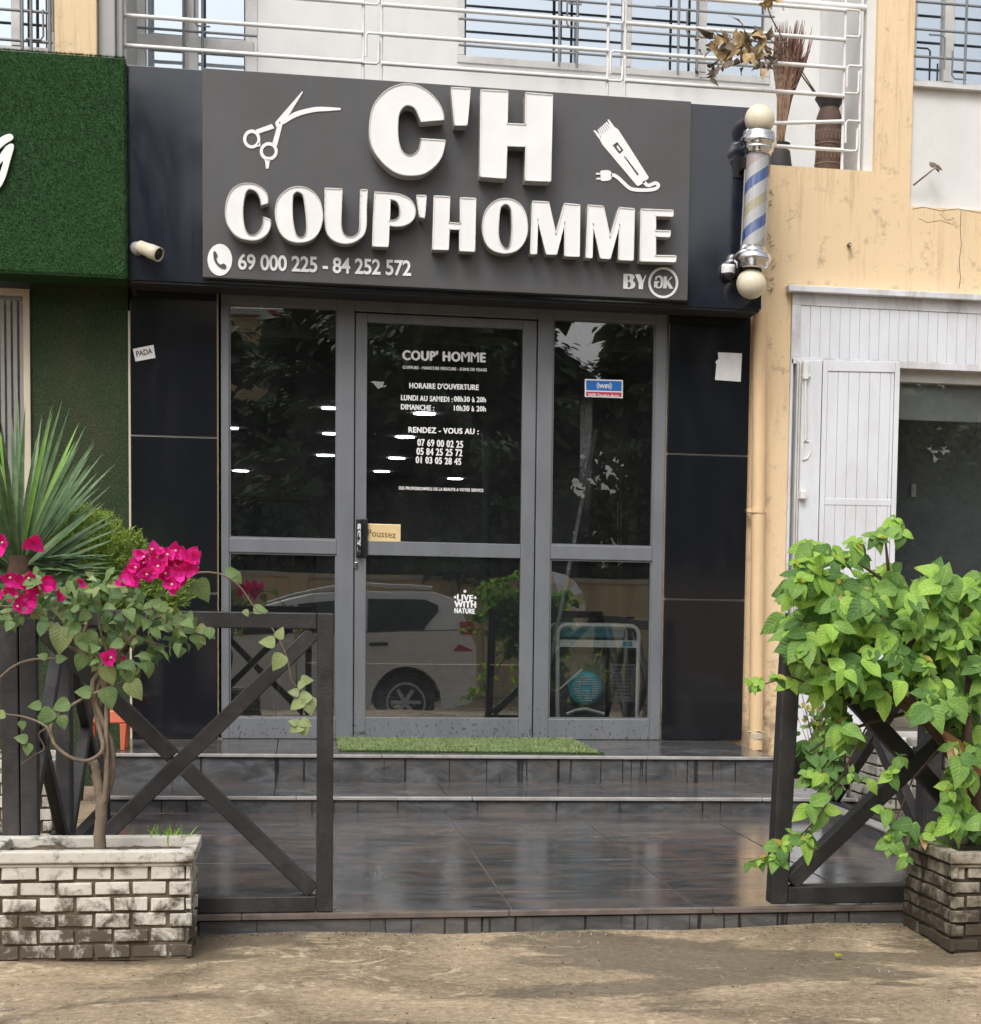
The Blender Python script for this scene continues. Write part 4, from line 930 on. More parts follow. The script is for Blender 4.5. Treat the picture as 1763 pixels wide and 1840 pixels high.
# ---- barber pole
YP = YF-.15
bt, bb = at(1365, 215, YP), at(1350, 510, YP)
bp = thing('barber_pole', 'weathered barber pole with blue and cream helical stripes and two ivory globes', 'barber pole', bb)
ax = (bt-bb); Lp = ax.length; axn = ax.normalized()
def hh(y): return (bb.z-gz(1358, y, YP))*-1/axn.z
def poleshader():
    n = NT('helical_stripes'); g = n.new("NewGeometry"); sp = n.new("SeparateXYZ"); n.link(g.outputs["Position"], sp.inputs[0])
    cx, cyy = (bt.x+bb.x)/2, YP
    def mt(op, a, b=None, c=None):
        k = n.new("Math", operation=op)
        for i, v in enumerate((a, b, c)):
            if v is None: continue
            if hasattr(v, "is_output"): n.link(v, k.inputs[i])
            else: k.inputs[i].default_value = v
        return k.outputs[0]
    sl = (bt.x-bb.x)/(bt.z-bb.z)
    xx = mt('SUBTRACT', mt('SUBTRACT', sp.outputs[0], bb.x), mt('MULTIPLY', mt('SUBTRACT', sp.outputs[2], bb.z), sl))
    yy = mt('SUBTRACT', sp.outputs[1], cyy); an = mt('DIVIDE', mt('ARCTAN2', yy, xx), 2*math.pi)
    zref = gz(1355, 385, YP)
    ph = mt('FRACT', mt('ADD', mt('SUBTRACT', mt('DIVIDE', mt('SUBTRACT', sp.outputs[2], zref), .262), an), 100.13))
    r = n.new("ValToRGB"); r.color_ramp.interpolation = 'CONSTANT'; e = r.color_ramp.elements
    stops = [(0, (.045, .13, .46)), (.24, (.74, .75, .76)), (.50, (.62, .55, .33)), (.72, (.74, .75, .76))]
    while len(e) < 4: e.new(.5)
    for k, (p, c) in zip(e, stops): k.position = p; k.color = tuple(c)+(1,)
    n.link(ph, r.inputs[0])
    top = mt('GREATER_THAN', sp.outputs[2], gz(1358, 318, YP))
    c = n.mix(mt('MULTIPLY', top, mt('GREATER_THAN', mt('MULTIPLY', ph, mt('LESS_THAN', ph, .74)), .5)), r.outputs[0], (.60, .48, .46))
    d = n.noise(n.pos((16, 16, 2.5)), 1.6, 7, .7, .4)
    c = n.mix(n.ramp(d, [(.48, B3(0)), (.72, B3(.65))]), c, (.55, .53, .50))
    return n.done(n.bsdf(c, .4, 0, .4, None, coat=.6))
MT['stripes'] = poleshader()
mb = MB(); mb.lathe([(.064, hh(448)), (.064, hh(272))], bb, axn, 40); mb.build('striped_cylinder', 'stripes', bp)
mb = MB(); mb.lathe([(.073, hh(448)), (.073, hh(272))], bb, axn, 40); mb.build('glass_tube', 'acrylic', bp)
mb = MB(); mb.lathe([(.04, hh(236)), (.086, hh(237)), (.090, hh(240)), (.090, hh(246)), (.103, hh(251)), (.103, hh(258)), (.094, hh(262)), (.086, hh(264)), (.090, hh(266)), (.088, hh(270)), (.078, hh(273)), (.076, hh(278)), (.05, hh(278))], bb, axn, 40)
mb.build('cap', 'chrome', bp)
mb = MB(); mb.lathe([(.05, hh(444)), (.076, hh(444)), (.078, hh(452)), (.088, hh(455)), (.103, hh(460)), (.106, hh(466)), (.103, hh(471)), (.090, hh(474)), (.088, hh(482)), (.07, hh(484)), (.04, hh(484))], bb, axn, 40)
mb.build('cap', 'chrome', bp)
for nm, c in (('globe', bt), ('globe', bb)):
    mb = MB(); R_ = .084; mb.lathe([(R_*math.cos(a), R_*math.sin(a)) for a in [-math.pi/2+math.pi*i/20 for i in range(21)]], c, axn, 32); mb.build(nm, 'ivory', bp)
mb = MB()
for yy in (290, 470):
    mb = MB(); q = at(1345, yy, YP); mb.box(q.x-.02, q.x+.02, YF+.001, YP+.03, q.z-.03, q.z+.03); mb.box(q.x-.05, q.x+.04, YF-.008, YF-.001, q.z-.06, q.z+.06); mb.build('bracket', 'blackplastic', bp, .003)

# ---- drainpipe
dp_x, dp_x2 = gx(1366, 600, -.05), gx(1359.5, 1300, -.05)
dp = thing('drainpipe', 'beige painted drainpipe beside the right black cladding', 'pipe', (dp_x2, -.05, Z1))
mb = MB(); mb.tube([(dp_x, -.045, 2.93), (dp_x2, -.045, Z1-.05)], .041, 24); mb.build('pipe', 'pipe', dp)
q = at(1362, 918, -.05)
mb = MB(); mb.tube([(q.x, -.045, q.z-.012), (q.x, -.045, q.z+.012)], .046, 24); mb.box(q.x-.065, q.x-.04, -.055, -.02, q.z-.01, q.z+.012); mb.box(q.x+.04, q.x+.056, -.055, -.02, q.z-.01, q.z+.012); mb.build('clamp', 'pipe', dp, .002)
q = at(1360, 1318, -.05)
mb = MB(); mb.tube([(q.x, -.045, q.z-.03), (q.x, -.045, q.z)], .045, 24); mb.tube([(q.x-.055, -.05, q.z+.01), (q.x, -.095, q.z+.02), (q.x+.055, -.05, q.z)], .004, 6); mb.build('clamp', 'cream', dp)

# ================================================================== NEXT DOOR ON THE RIGHT: white lintel, folded shutter, dark window
nd = thing('panelled_lintel', 'white tongue and groove lintel panel above the neighbouring window', 'lintel', (2.9, 0, 2.7))
xL_, xE = xdoor, 4.6
zA, zB = zlin, gz(1600, 533, -.03); zC, zD = gz(1600, 556, 0), gz(1600, 648, 0); zE_ = gz(1650, 663, 0)
mb = MB(); mb.box(gx(1417, 520, -.05), xE, -.055, .03, zB, gz(1600, 520, -.05)-.002); mb.build('cornice', 'white_metal_dirty', nd, .004)
mb = MB(); mb.box(xL_+.002, xE, .0, .06, zC, zB-.001); mb.box(xL_+.002, xE, .0, .06, zE_, zD); mb.box(xL_+.002, xL_+.055, .0, .06, zD, zC); mb.build('rails', 'white_metal_dirty', nd, .003)
mb = MB(); x = xL_+.056
while x < xE-.05: mb.box(x, x+.0595, .006, .05, zD+.0005, zC-.0005); x += .061
mb.build('boards', 'white_metal', nd, .002, 1)
mb = MB(); mb.box(xL_-.04, xE, .06, .09, ZG, zlin); 
# folded shutter leaf, standing slightly open
sh = thing('folding_shutter', 'white folded metal shutter leaf with bolt rod standing open by the dark window', 'shutter', (gx(1437, 900), 0, ZG))
lx0, lx1 = gx(1437, 800), gx(1611, 800, -.09)
zlt = gz(1436, 648, -.01); zlb = Z1-.02
hinge = Vector((lx0, -.012, 0)); dirL = (Vector((lx1, -.10, 0))-hinge); LL = dirL.length; dirL.normalize(); nrm = Vector((dirL.y, -dirL.x, 0))
def leafbox(m_, u0, u1, z0, z1, t0, t1, mi=0):
    P = [hinge+dirL*u+nrm*t for u, t in ((u0, t1), (u1, t1), (u1, t0), (u0, t0))]
    m_.hexa([p+Vector((0, 0, z0)) for p in P], [p+Vector((0, 0, z1)) for p in P], mi)
us = (gx(1472, 800)-lx0)
mb = MB(); leafbox(mb, 0, us-.004, zlb, zlt, 0, .03); leafbox(mb, us, us+.03, zlb, zlt, 0, .034)
leafbox(mb, LL-.03, LL, zlb, zlt, 0, .034); leafbox(mb, us+.03, LL-.03, zlt-.062, zlt, 0, .034)
leafbox(mb, us+.03, LL-.03, gz(1540, 910), gz(1540, 898), 0, .031)
mb.build('leaf_frame', 'white_metal', sh, .003)
mb = MB(); u = us+.031
while u < LL-.035:
    e = min(u+.0625, LL-.031); leafbox(mb, u, e-.0012, zlb, zlt-.063, .004, .028); u = e
mb.build('boards', 'white_metal', sh, .002, 1)
mb = MB()
for k in range(3):
    x = gx(1425, 900)+.002+k*.0125; mb.box(x, x+.0105, -.02-.006*k, .05, zlb, zlt-.01*k)
mb.build('folded_edges', 'alu', sh, .002)
mb = MB(); mb.box(xdoor+.001, lx0+.004, .055, .12, zlb, zlt+.03); mb.box(xdoor+.001, xdoor+.016, .0, .054, zlb, zlt+.012); mb.build('jamb', 'white_metal_dirty', sh, .002)
mb = MB(); px_ = lambda x, y, off=-.05: at(x, y, off)
q0, q1 = px_(1447, 660), px_(1447, 790)
mb.tube([(q0.x, -.06, q0.z-.05), (q1.x, -.06, q1.z)], .007, 10); mb.box(q0.x-.015, q0.x+.015, -.075, -.035, q0.z-.07, q0.z+.03)
mb.box(q0.x-.018, q0.x+.03, -.066, -.035, q0.z-.055, q0.z-.04)
a, b, c, d = px_(1443, 792), px_(1456, 794), px_(1456, 822), px_(1443, 826)
mb.tube([a, b, b.lerp(c, .7), c.lerp(d, .4), d, a.lerp(d, .8), a], .006, 8)
mb.build('bolt_rod', 'rail_white', sh, .002)
q = px_(1440, 890, -.04); mb = MB(); mb.box(q.x-.018, q.x+.018, -.085, -.03, q.z-.025, q.z+.025); mb.build('knob', 'rail_white', sh, .006)
# display window
dw = thing('display_window', 'dark plate glass shop window beside the white shutter', 'window', (3.4, .1, Z1))
Yd = .13
zw = gz(1680, 664, .05)
mb = MB(); mb.box(gx(1590, 900, Yd), 4.6, .09, .14, gz(1680, 690, Yd), zw+.02); mb.box(gx(1590, 900, Yd), 4.6, .09, .14, Z1-.1, Z1+.05)
mb.build('frame', 'alu', dw, .003)
mb = MB(); mb.box(gx(1440, 900, Yd), 4.6, Yd+.002, Yd+.008, Z1, gz(1680, 690, Yd)+.01); mb.build('pane', 'glass', dw)
mb = MB(); mb.box(gx(1500, 900, Yd), 4.6, Yd+.02, Yd+.03, gz(1680, 756, Yd+.02), gz(1680, 680, Yd)); mb.build('roller_blind', 'white_wall', dw)
mb = MB(); a = at(1637, 870, .6); b = at(1644, 893, .6); mb.box(a.x, b.x, .58, .6, b.z, a.z); mb.build('switch', 'vinyl', dw)
mb = MB(); mb.box(xdoor, 4.8, .62, .66, ZG, 3.0); mb.box(xdoor, 4.8, .1, .6, zw+.03, zw+.05); mb.box(xdoor-.02, xdoor+.0, .36, .6, ZG, 3.); mb.build('room_back', 'interior', dw)
# dried stub on the white wall
q0, q1 = at(1641, 333, .0), at(1680, 302, -.06)
dl_ = thing('dry_twig', 'dry twig with two withered leaves sticking out of the white wall', 'twig', q0)
mb = MB(); mb.tube([q0, q0.lerp(q1, .6), q1], [.006, .005, .003], 6); mb.build('stem', 'bark', dl_)

# ================================================================== LEAF TOOLS
LEAF_HEART = [(0, .0), (.03, .30), (.14, .47), (.30, .50), (.50, .43), (.70, .29), (.86, .13), (1, 0)]
LEAF_OVATE = [(0, .0), (.10, .26), (.28, .44), (.45, .46), (.63, .37), (.80, .20), (.92, .07), (1, 0)]
LEAF_BLADE = [(0, .35), (.15, .42), (.35, .5), (.6, .44), (.8, .27), (.93, .1), (1, 0)]
def leaf(mb, base, dirv, nrm, ln, wd, prof=LEAF_HEART, fold=.25, curl=.25, mi=0, wav=0.):
    d = Vector(dirv).normalized(); n = Vector(nrm); n = (n-d*n.dot(d))
    if n.length < 1e-4: n = Vector((0, -1, .2)); n = n-d*n.dot(d)
    n.normalize(); s = d.cross(n); vs = []
    for i, (t, w) in enumerate(prof):
        c = Vector(base)+d*(ln*t)-n*(curl*ln*t*t)
        k = wav*math.sin(t*9+base[0]*50)*ln*.04
        up = n*(abs(w)*wd*fold)
        vs += [c+s*(w*wd)+up+n*k, c, c-s*(w*wd)+up-n*k]
    fs = []
    for i in range(len(prof)-1):
        a = i*3; fs += [(a, a+1, a+4, a+3), (a+1, a+2, a+5, a+4)]
    b0 = len(mb.v); sd_ = (b0*.618) % 1.
    for i, (t, w) in enumerate(prof):
        mb.uv[b0+i*3] = (0., t+sd_*4//1*0+0.); mb.uv[b0+i*3+1] = (.5, t); mb.uv[b0+i*3+2] = (1., t)
    mb.add(vs, fs, mi, True)
def rv(a=1.): return Vector((rnd.uniform(-a, a), rnd.uniform(-a, a), rnd.uniform(-a, a)))
mb = MB()
leaf(mb, q1+Vector((-.01, 0, .0)), (-.2, 0, 1), (0, -1, 0), .045, .05, LEAF_OVATE, .4, .8); leaf(mb, q1, (1, -.2, .1), (0, -1, .5), .05, .04, LEAF_OVATE, .5, .6); leaf(mb, q1, (.5, -.3, -.3), (0, -1, .5), .035, .03, LEAF_OVATE, .5, .6)
mb.build('withered_leaf', 'dry_leaf_dark', dl_)

# ================================================================== BALCONY ORNAMENTS
vb = at(1488, 300, .35); Rv = .085
vz = zpar-.01
tv = thing('carved_vase', 'tall brown carved clay vase with a dark flared rim on the balcony', 'vase', (vb.x, .35, vz))
hv = lambda y: gz(1488, y, .35)-vz
mb = MB(); mb.lathe([(0, .0), (.075, 0), (.080, .03), (.082, .10), (.078, .2), (.084, .26), (.084, hv(235)), (.082, hv(222)), (.076, hv(210)), (.060, hv(198)), (.054, hv(192))], (vb.x, .35, vz), seg=36)
mb.build('body', 'clay', tv)
mb = MB(); mb.lathe([(.054, hv(196)), (.062, hv(192)), (.078, hv(184)), (.088, hv(180)), (.090, hv(177)), (.080, hv(178)), (.052, hv(186)), (.045, hv(196))], (vb.x, .35, vz), seg=36); mb.build('rim', 'clay_dark', tv)
mb = MB()
for z0 in (hv(292), hv(258)):
    for k in range(9):
        a0 = -math.pi+.25+k*.30
        for s_ in (1, -1):
            for off in (0, .06):
                pts = [(vb.x+.0855*math.cos(a0+off+s_*.12*u), .35+.0855*math.sin(a0+off+s_*.12*u), vz+z0+.065*u+.01) for u in (0, .5, 1)]
                mb.tube(pts, .0016, 4)
for z0 in (hv(298), hv(262), hv(240)): mb.lathe([(.0855, z0), (.0865, z0+.003), (.0855, z0+.006)], (vb.x, .35, vz), seg=36)
mb.build('carving', 'clay_light', tv)
sb = at(1400, 300, .45)
ts2 = thing('small_clay_pot', 'small dark clay pot holding a tall sheaf of dried grass', 'pot', (sb.x, .45, vz))
hs_ = lambda y: gz(1400, y, .45)-vz
mb = MB(); mb.lathe([(0, 0), (.05, 0), (.078, .05), (.082, .09), (.066, hs_(272)), (.048, hs_(268)), (.055, hs_(262)), (.066, hs_(258)), (.05, hs_(257)), (.035, hs_(268))], (sb.x, .45, vz), seg=30); mb.build('body', 'clay_dark', ts2)
dg_ = thing('dried_grass_sheaf', 'upright sheaf of dried reddish grass standing in the small pot', 'dried grass', (sb.x, .45, vz+hs_(262)))
mb = MB(); b0 = at(1402, 256, .45)
for k in range(150):
    tx = rnd.gauss(1418, 20); ty = rnd.uniform(35, 110)
    tx = min(1462, max(1392, tx)); m0 = at(1408+rnd.uniform(-6, 8)+(tx-1418)*.15, 190, .45+rnd.uniform(-.03, .03)); m1 = at(1412+(tx-1418)*.75+rnd.uniform(-4, 4), 115, .45+rnd.uniform(-.06, .06)); e = at(tx, ty, .45+rnd.uniform(-.1, .1))
    mb.tube([b0+rv(.015), m0, m1, e], [.0035, .004, .006, .001], 4, 0, False)
mb.build('stems', 'straw_red', dg_)
mb = MB()
for k in range(60):
    m0 = at(1408+rnd.uniform(-11, 11), 180, .42); e = at(1412+rnd.uniform(-24, 24), rnd.uniform(70, 150), .40)
    mb.tube([b0+rv(.02), m0, e], [.004, .005, .001], 4, 0, False)
mb.build('straw', 'straw', dg_)
fl = thing('dried_flower_stems', 'long dried stems with withered tan leaves leaning out of the carved vase', 'dried flowers', (vb.x, .35, vz+.4))
vt = at(1481, 188, .35)
mb = MB()
def stem(pts, r=.004): mb.tube([at(x, y, Y) for x, y, Y in pts], r, 5, 0, False)
stem([(1482, 190, .35), (1455, 150, .25), (1420, 95, .1), (1385, 30, -.1), (1378, 8, -.14)]); stem([(1478, 188, .35), (1440, 135, .25), (1390, 90, .0), (1350, 70, -.12)], .0035); stem([(1480, 188, .35), (1430, 120, .2), (1375, 60, -.1)], .003)
mb.build('stems', 'twig', fl)
mb = MB()
for k in range(75):
    x, y = rnd.gauss(1320, 26), rnd.gauss(82, 17)
    b = at(x, y, -.22+rnd.uniform(-.08, .1)); leaf(mb, b, rv()+Vector((0, -.2, -.3)), rv()+Vector((0, -1, 0)), rnd.uniform(.05, .10), rnd.uniform(.03, .055), LEAF_OVATE, .5, rnd.uniform(.2, 1.), rnd.choice((0, 0, 1)), 2)
for k in range(14):
    x, y = rnd.gauss(1285, 12), rnd.gauss(125, 7)
    b = at(x, y, -.24+rnd.uniform(-.05, .05)); leaf(mb, b, rv()+Vector((0, 0, -.6)), rv()+Vector((0, -1, 0)), rnd.uniform(.04, .07), .03, LEAF_OVATE, .5, rnd.uniform(.2, 1.), 1, 2)
for k in range(26):
    x, y = rnd.gauss(1383, 10), rnd.gauss(2, 6)
    b = at(x, y, -.22+rnd.uniform(-.05, .05)); leaf(mb, b, rv(), rv()+Vector((0, -1, 0)), rnd.uniform(.03, .05), .03, LEAF_OVATE, .5, rnd.uniform(.2, 1.), 0, 2)
for k in range(40):
    x, y = rnd.uniform(1350, 1400), rnd.gauss(108, 14)
    b = at(x, y, .0+rnd.uniform(-.05, .1)); leaf(mb, b, rv()+Vector((0, 0, .3)), rv()+Vector((0, -1, 0)), rnd.uniform(.04, .08), .02, LEAF_OVATE, .5, rnd.uniform(.2, 1.), 1, 2)
mb.build('withered_leaves', ['dry_leaf', 'dry_leaf_dark'], fl)

# ================================================================== DOOR MAT
ma, mc = atz(600, 1328, Z1), atz(1083, 1352, Z1)
xm0, xm1 = ma.x+.01, mc.x-.04
ym0, ym1 = skew((xm0+xm1)/2, Y1)+.10, -.03
mt_ = thing('door_mat', 'long green artificial grass mat lying in front of the shop door', 'mat', ((xm0+xm1)/2, -.3, Z1))
mb = MB(); mb.hexa([(xm0, ym0+.15, Z1+.001), (xm1+.03, ym0, Z1+.001), (xm1-.03, ym1, Z1+.001), (xm0, ym1, Z1+.001)], [(xm0, ym0+.15, Z1+.008), (xm1+.03, ym0, Z1+.008), (xm1-.03, ym1, Z1+.008), (xm0, ym1, Z1+.008)]); mb.build('backing', 'turf_wall_low', mt_)
mb = MB()
for k in range(16000):
    x = rnd.uniform(xm0, xm1); y = rnd.uniform(ym0+.15*(1-(x-xm0)/(xm1-xm0)), ym1); h = rnd.uniform(.010, .019); a = rnd.uniform(0, 6.28); w = .0022
    d = Vector((math.cos(a), math.sin(a), 0))*w; t = Vector((rnd.uniform(-.009, .009), rnd.uniform(-.009, .009), h))
    p = Vector((x, y, Z1+.007)); mb.add([p-d, p+d, p+t], [(0, 1, 2)])
tag(mb.build('grass_pile', 'mat_a', mt_, recalc=False), kind='stuff')

# ================================================================== GENERATOR
YN = .13
gn = thing('generator', 'portable generator with cream tube frame and blue recoil cover behind the glass', 'generator', (gx(1075, 1290, YN), YN, Z1))
G = lambda x, y, Y=YN: at(x, y, Y)
for Yk in (YN, YN+.42):
    dx = 0
    pts = []
    A0, A1 = G(1002, 1290), G(1147, 1288); T0, T1 = G(1002, 1123), G(1148, 1124)
    r = .055
    pts += [Vector((A0.x, Yk, Z1+.02)), Vector((T0.x, Yk, T0.z-r))]
    pts += [Vector((T0.x+r-r*math.cos(a), Yk, T0.z-r+r*math.sin(a))) for a in (.4, .8, 1.2)]
    pts += [Vector((T0.x+r, Yk, T0.z)), Vector((T1.x-r, Yk, T0.z))]
    pts += [Vector((T1.x-r+r*math.sin(a), Yk, T0.z-r+r*math.cos(a))) for a in (.4, .8, 1.2)]
    pts += [Vector((T1.x, Yk, T0.z-r)), Vector((T1.x, Yk, Z1+.02)), Vector((T1.x-.03, Yk, Z1+.016)), Vector((A0.x+.03, Yk, Z1+.016)), Vector((A0.x, Yk, Z1+.02))]
    mb = MB(); mb.tube(pts, .0135, 12)
    if Yk == YN: mb.box(A0.x+.008, A1.x-.005, YN-.006, YN+.012, G(1070, 1163).z, G(1070, 1150).z)
    mb.build('tube_frame', 'gen_frame', gn)
mb = MB(); q0, q1 = G(1006, 1146), G(1128, 1128); mb.box(q0.x+.01, q1.x, YN+.04, YN+.38, q0.z, q1.z); mb.build('fuel_tank', 'teal', gn, .02, 3)
mb = MB(); q = G(1052, 1237, YN+.05); mb.lathe([(0, .03), (.03, .032), (.09, .026), (.100, .015), (.102, 0), (.102, -.05)], (q.x, YN+.05, q.z), (0, -1, 0), 36)
rc = mb.build('recoil_cover', 'cyan', gn)
mb = MB()
for k in range(-5, 6):
    w = math.sqrt(max(.0, .078**2-(k*.014)**2))
    for a, b in ((-w, -w*.45), (-w*.3, w*.3), (w*.45, w)):
        if k in (0, 1) and a < 0 < b: continue
        mb.box(q.x+a, q.x+b, YN+.012, YN+.021, q.z+k*.014-.003, q.z+k*.014+.003)
mb.build('louvres', 'gen_frame', rc)
q = G(1117, 1224, YN+.05); a = G(1098, 1193, YN+.04); b = G(1142, 1262, YN+.04)
mb = MB(); mb.box(a.x, b.x, YN+.04, YN+.16, b.z, a.z, 0)
for k in range(9): z = a.z-.018-k*.021; mb.box(a.x+.018, b.x-.03, YN+.034, YN+.042, z-.004, z+.004, 1)
mb.box(a.x-.34+.02, a.x-.02, YN+.1, YN+.34, Z1+.06, a.z+.05, 0); mb.build('engine', ['gunmetal', 'blackplastic'], gn, .008)
mb = MB(); mb.tube([G(1006, 1238), G(1046, 1203)], .006, 8); mb.tube([G(1018, 1283), G(1035, 1276), G(1053, 1274), G(1072, 1279), G(1086, 1283)], .010, 8); mb.build('support', 'gen_frame', gn)
mb = MB(); p0 = G(1122, 1162, YN-.009); p1 = G(1136, 1152, YN-.009); mb.box(p0.x-.01, p1.x, YN-.009, YN-.0065, p0.z+.004, p1.z-.002); mb.build('plate', 'teal', gn)

# ================================================================== SHOP INTERIOR
xi0, xi1 = XA-1.2, XK+.9
zc = 2.72
mb = MB(); mb.box(xi0, xi1, .08, 13, Z1-.1, Z1-.004); tag(mb.build('shop_floor', 'interior_floor'), kind='structure')
mb = MB(); mb.box(xi0, xi1, .31, 13, zc, zc+.1); mb.box(xi0-.1, xi0, .31, 13, Z1, zc); mb.box(xi1, xi1+.1, .31, 13, Z1, zc); mb.box(xi0, xi1, 13, 13.1, Z1, zc); mb.box(xi0, xi1, .305, .31, zc-.3+.3, 3.3); mb.box(xi0, xi1, .08, .30, 2.93, 2.95); tag(mb.build('shop_room', 'interior'), 'dark shop interior walls and ceiling', kind='structure')
for i, (x, y, w) in enumerate([(592, 733, 26), (421, 769, 14), (593, 779, 24), (585, 818, 30), (433, 846, 26), (763, 743, 37), (728, 785, 32), (713, 823, 28), (686, 847, 26), (818, 860, 26), (1170, 758, 10), (1035, 812, 4)]):
    if w < 6: continue
    c = atz(x, y, zc-.004); dist = (c-CAM).y; r = w/2*dist/F*1.05
    mb = MB(); mb.lathe([(0, -.006), (r*.97, -.006), (r, 0)], c, seg=24); o = mb.build('ceiling_light', 'led')
    tag(o, 'round white ceiling light %s' % ['upper right in the left side pane', 'small, at the left edge of the left side pane', 'second from the top at right of the left side pane', 'third down at right of the left side pane', 'lowest one in the left side pane', 'highest one seen through the door', 'between opening hours and RENDEZ-VOUS on the door', 'left of the phone numbers on the door', 'lowest of the left row through the door', 'farthest right and lowest through the door', 'at the right edge of the right side pane'][i], 'ceiling light', 'downlights on the shop ceiling')
# counter
q = atz(430, 985, Z1); Yc = 2.2
a, b = at(400, 905, Yc), at(552, 962, Yc)
ct = thing('counter', 'teal grey reception counter inside the left side light', 'counter', (a.x, Yc, Z1))
mb = MB(); mb.box(a.x-.3, b.x, Yc, Yc+.5, Z1, gz(480, 900, Yc)); mb.build('body', 'interior_teal', ct, .01)
mb = MB(); mb.box(a.x-.35, b.x+.03, Yc-.05, Yc+.55, gz(480, 900, Yc)+.001, gz(480, 893, Yc)); mb.build('top', 'gunmetal', ct, .01)
# salon chair silhouette
q = at(500, 1010, 1.6)
sc_ = thing('salon_chair', 'dark salon chair beyond the left side light', 'chair', (q.x, 1.6, Z1))
mb = MB(); mb.box(q.x-.27, q.x+.27, 1.4, 1.9, Z1+.45, Z1+.56); mb.build('seat', 'blackplastic', sc_, .04, 3)
mb = MB(); mb.box(q.x-.25, q.x+.25, 1.88, 1.98, Z1+.56, Z1+1.15); mb.build('backrest', 'blackplastic', sc_, .04, 3)
mb = MB(); mb.tube([(q.x, 1.65, Z1+.02), (q.x, 1.65, Z1+.45)], .04, 14); mb.lathe([(0, .03), (.25, .02), (.28, 0)], (q.x, 1.65, Z1), seg=30); mb.build('pedestal', 'chrome', sc_)
# column, cupboard with bar handles, leaning pole
a, b = at(865, 975, 5), at(882, 975, 5)
mb = MB(); mb.tube([(a.x*.5+b.x*.5, 5, Z1), (a.x*.5+b.x*.5, 5, zc)], (b.x-a.x)/2, 20); tag(mb.build('column', 'interior_teal'), 'pale round column deep inside the shop', 'column')
Yk = 1.3; a, b = at(1062, 900, Yk), at(1240, 900, Yk)
cb = thing('cupboard', 'tall dark cupboard with steel bar handles behind the right side light', 'cupboard', (a.x, Yk, Z1))
mb = MB(); mb.box(a.x, b.x, Yk+.02, Yk+.5, Z1+.35, gz(1100, 640, Yk)); mb.box(a.x+.02, b.x, Yk+.03, Yk+.5, Z1, Z1+.345); mb.build('carcass', 'wood_dark', cb)
mid = gx(1113.5, 900, Yk)
for u, v, z0, z1 in ((a.x, mid, gz(1100, 955, Yk), gz(1100, 645, Yk)), (mid, b.x, gz(1100, 955, Yk), gz(1100, 645, Yk)), (a.x, mid, Z1+.36, gz(1100, 958, Yk)), (mid, b.x, Z1+.36, gz(1100, 958, Yk))):
    mb = MB(); mb.box(u+.003, v-.003, Yk, Yk+.019, z0, z1); mb.build('door', 'wood_dark', cb, .002)
for hx, hy0, hy1 in ((1110.5, 902, 948), (1116.5, 902, 948), (1110.5, 966, 1000), (1116.5, 966, 1000)):
    p, q = at(hx, hy0, Yk-.03), at(hx, hy1, Yk-.03)
    mb = MB(); mb.tube([p, q], .006, 8)
    for t in (.15, .85): w = p.lerp(q, t); mb.tube([w, w+Vector((0, .03, 0))], .004, 6)
    mb.build('handle', 'chrome', cb)
p, q = at(1066, 800, .9), at(1030, 982, .6)
mb = MB(); mb.tube([p+(p-q)*.15, q+(q-p)*1.1], .014, 12); tag(mb.build('leaning_pole', 'alu'), 'thin grey pole leaning behind the right side light', 'pole')
# orange stool on the landing
q = atz(226, 1349, Z1); hS = gz(226, 1276, q.y)-Z1
sl = thing('stool', 'orange plastic stool standing on the landing behind the left fence', 'stool', (q.x-.09, q.y+.1, Z1))
sx0, sx1, sy0, sy1 = q.x-.20, q.x+.005, q.y, q.y+.2
mb = MB(); mb.hexa([(sx0, sy0, Z1+hS-.07), (sx1, sy0, Z1+hS-.07), (sx1, sy1, Z1+hS-.07), (sx0, sy1, Z1+hS-.07)], [(sx0+.012, sy0+.012, Z1+hS), (sx1-.012, sy0+.012, Z1+hS), (sx1-.012, sy1-.012, Z1+hS), (sx0+.012, sy1-.012, Z1+hS)]); mb.build('seat', 'orange', sl, .01, 3)
for ax_, ay_ in ((sx0, sy0), (sx1-.035, sy0), (sx0, sy1-.035), (sx1-.035, sy1-.035)):
    mb = MB(); mb.hexa([(ax_+.004, ay_, Z1+.001), (ax_+.024, ay_, Z1+.001), (ax_+.024, ay_+.03, Z1+.001), (ax_+.004, ay_+.03, Z1+.001)], [(ax_, ay_, Z1+hS-.071), (ax_+.035, ay_, Z1+hS-.071), (ax_+.035, ay_+.035, Z1+hS-.071), (ax_, ay_+.035, Z1+hS-.071)]); mb.build('leg', 'orange', sl, .003)

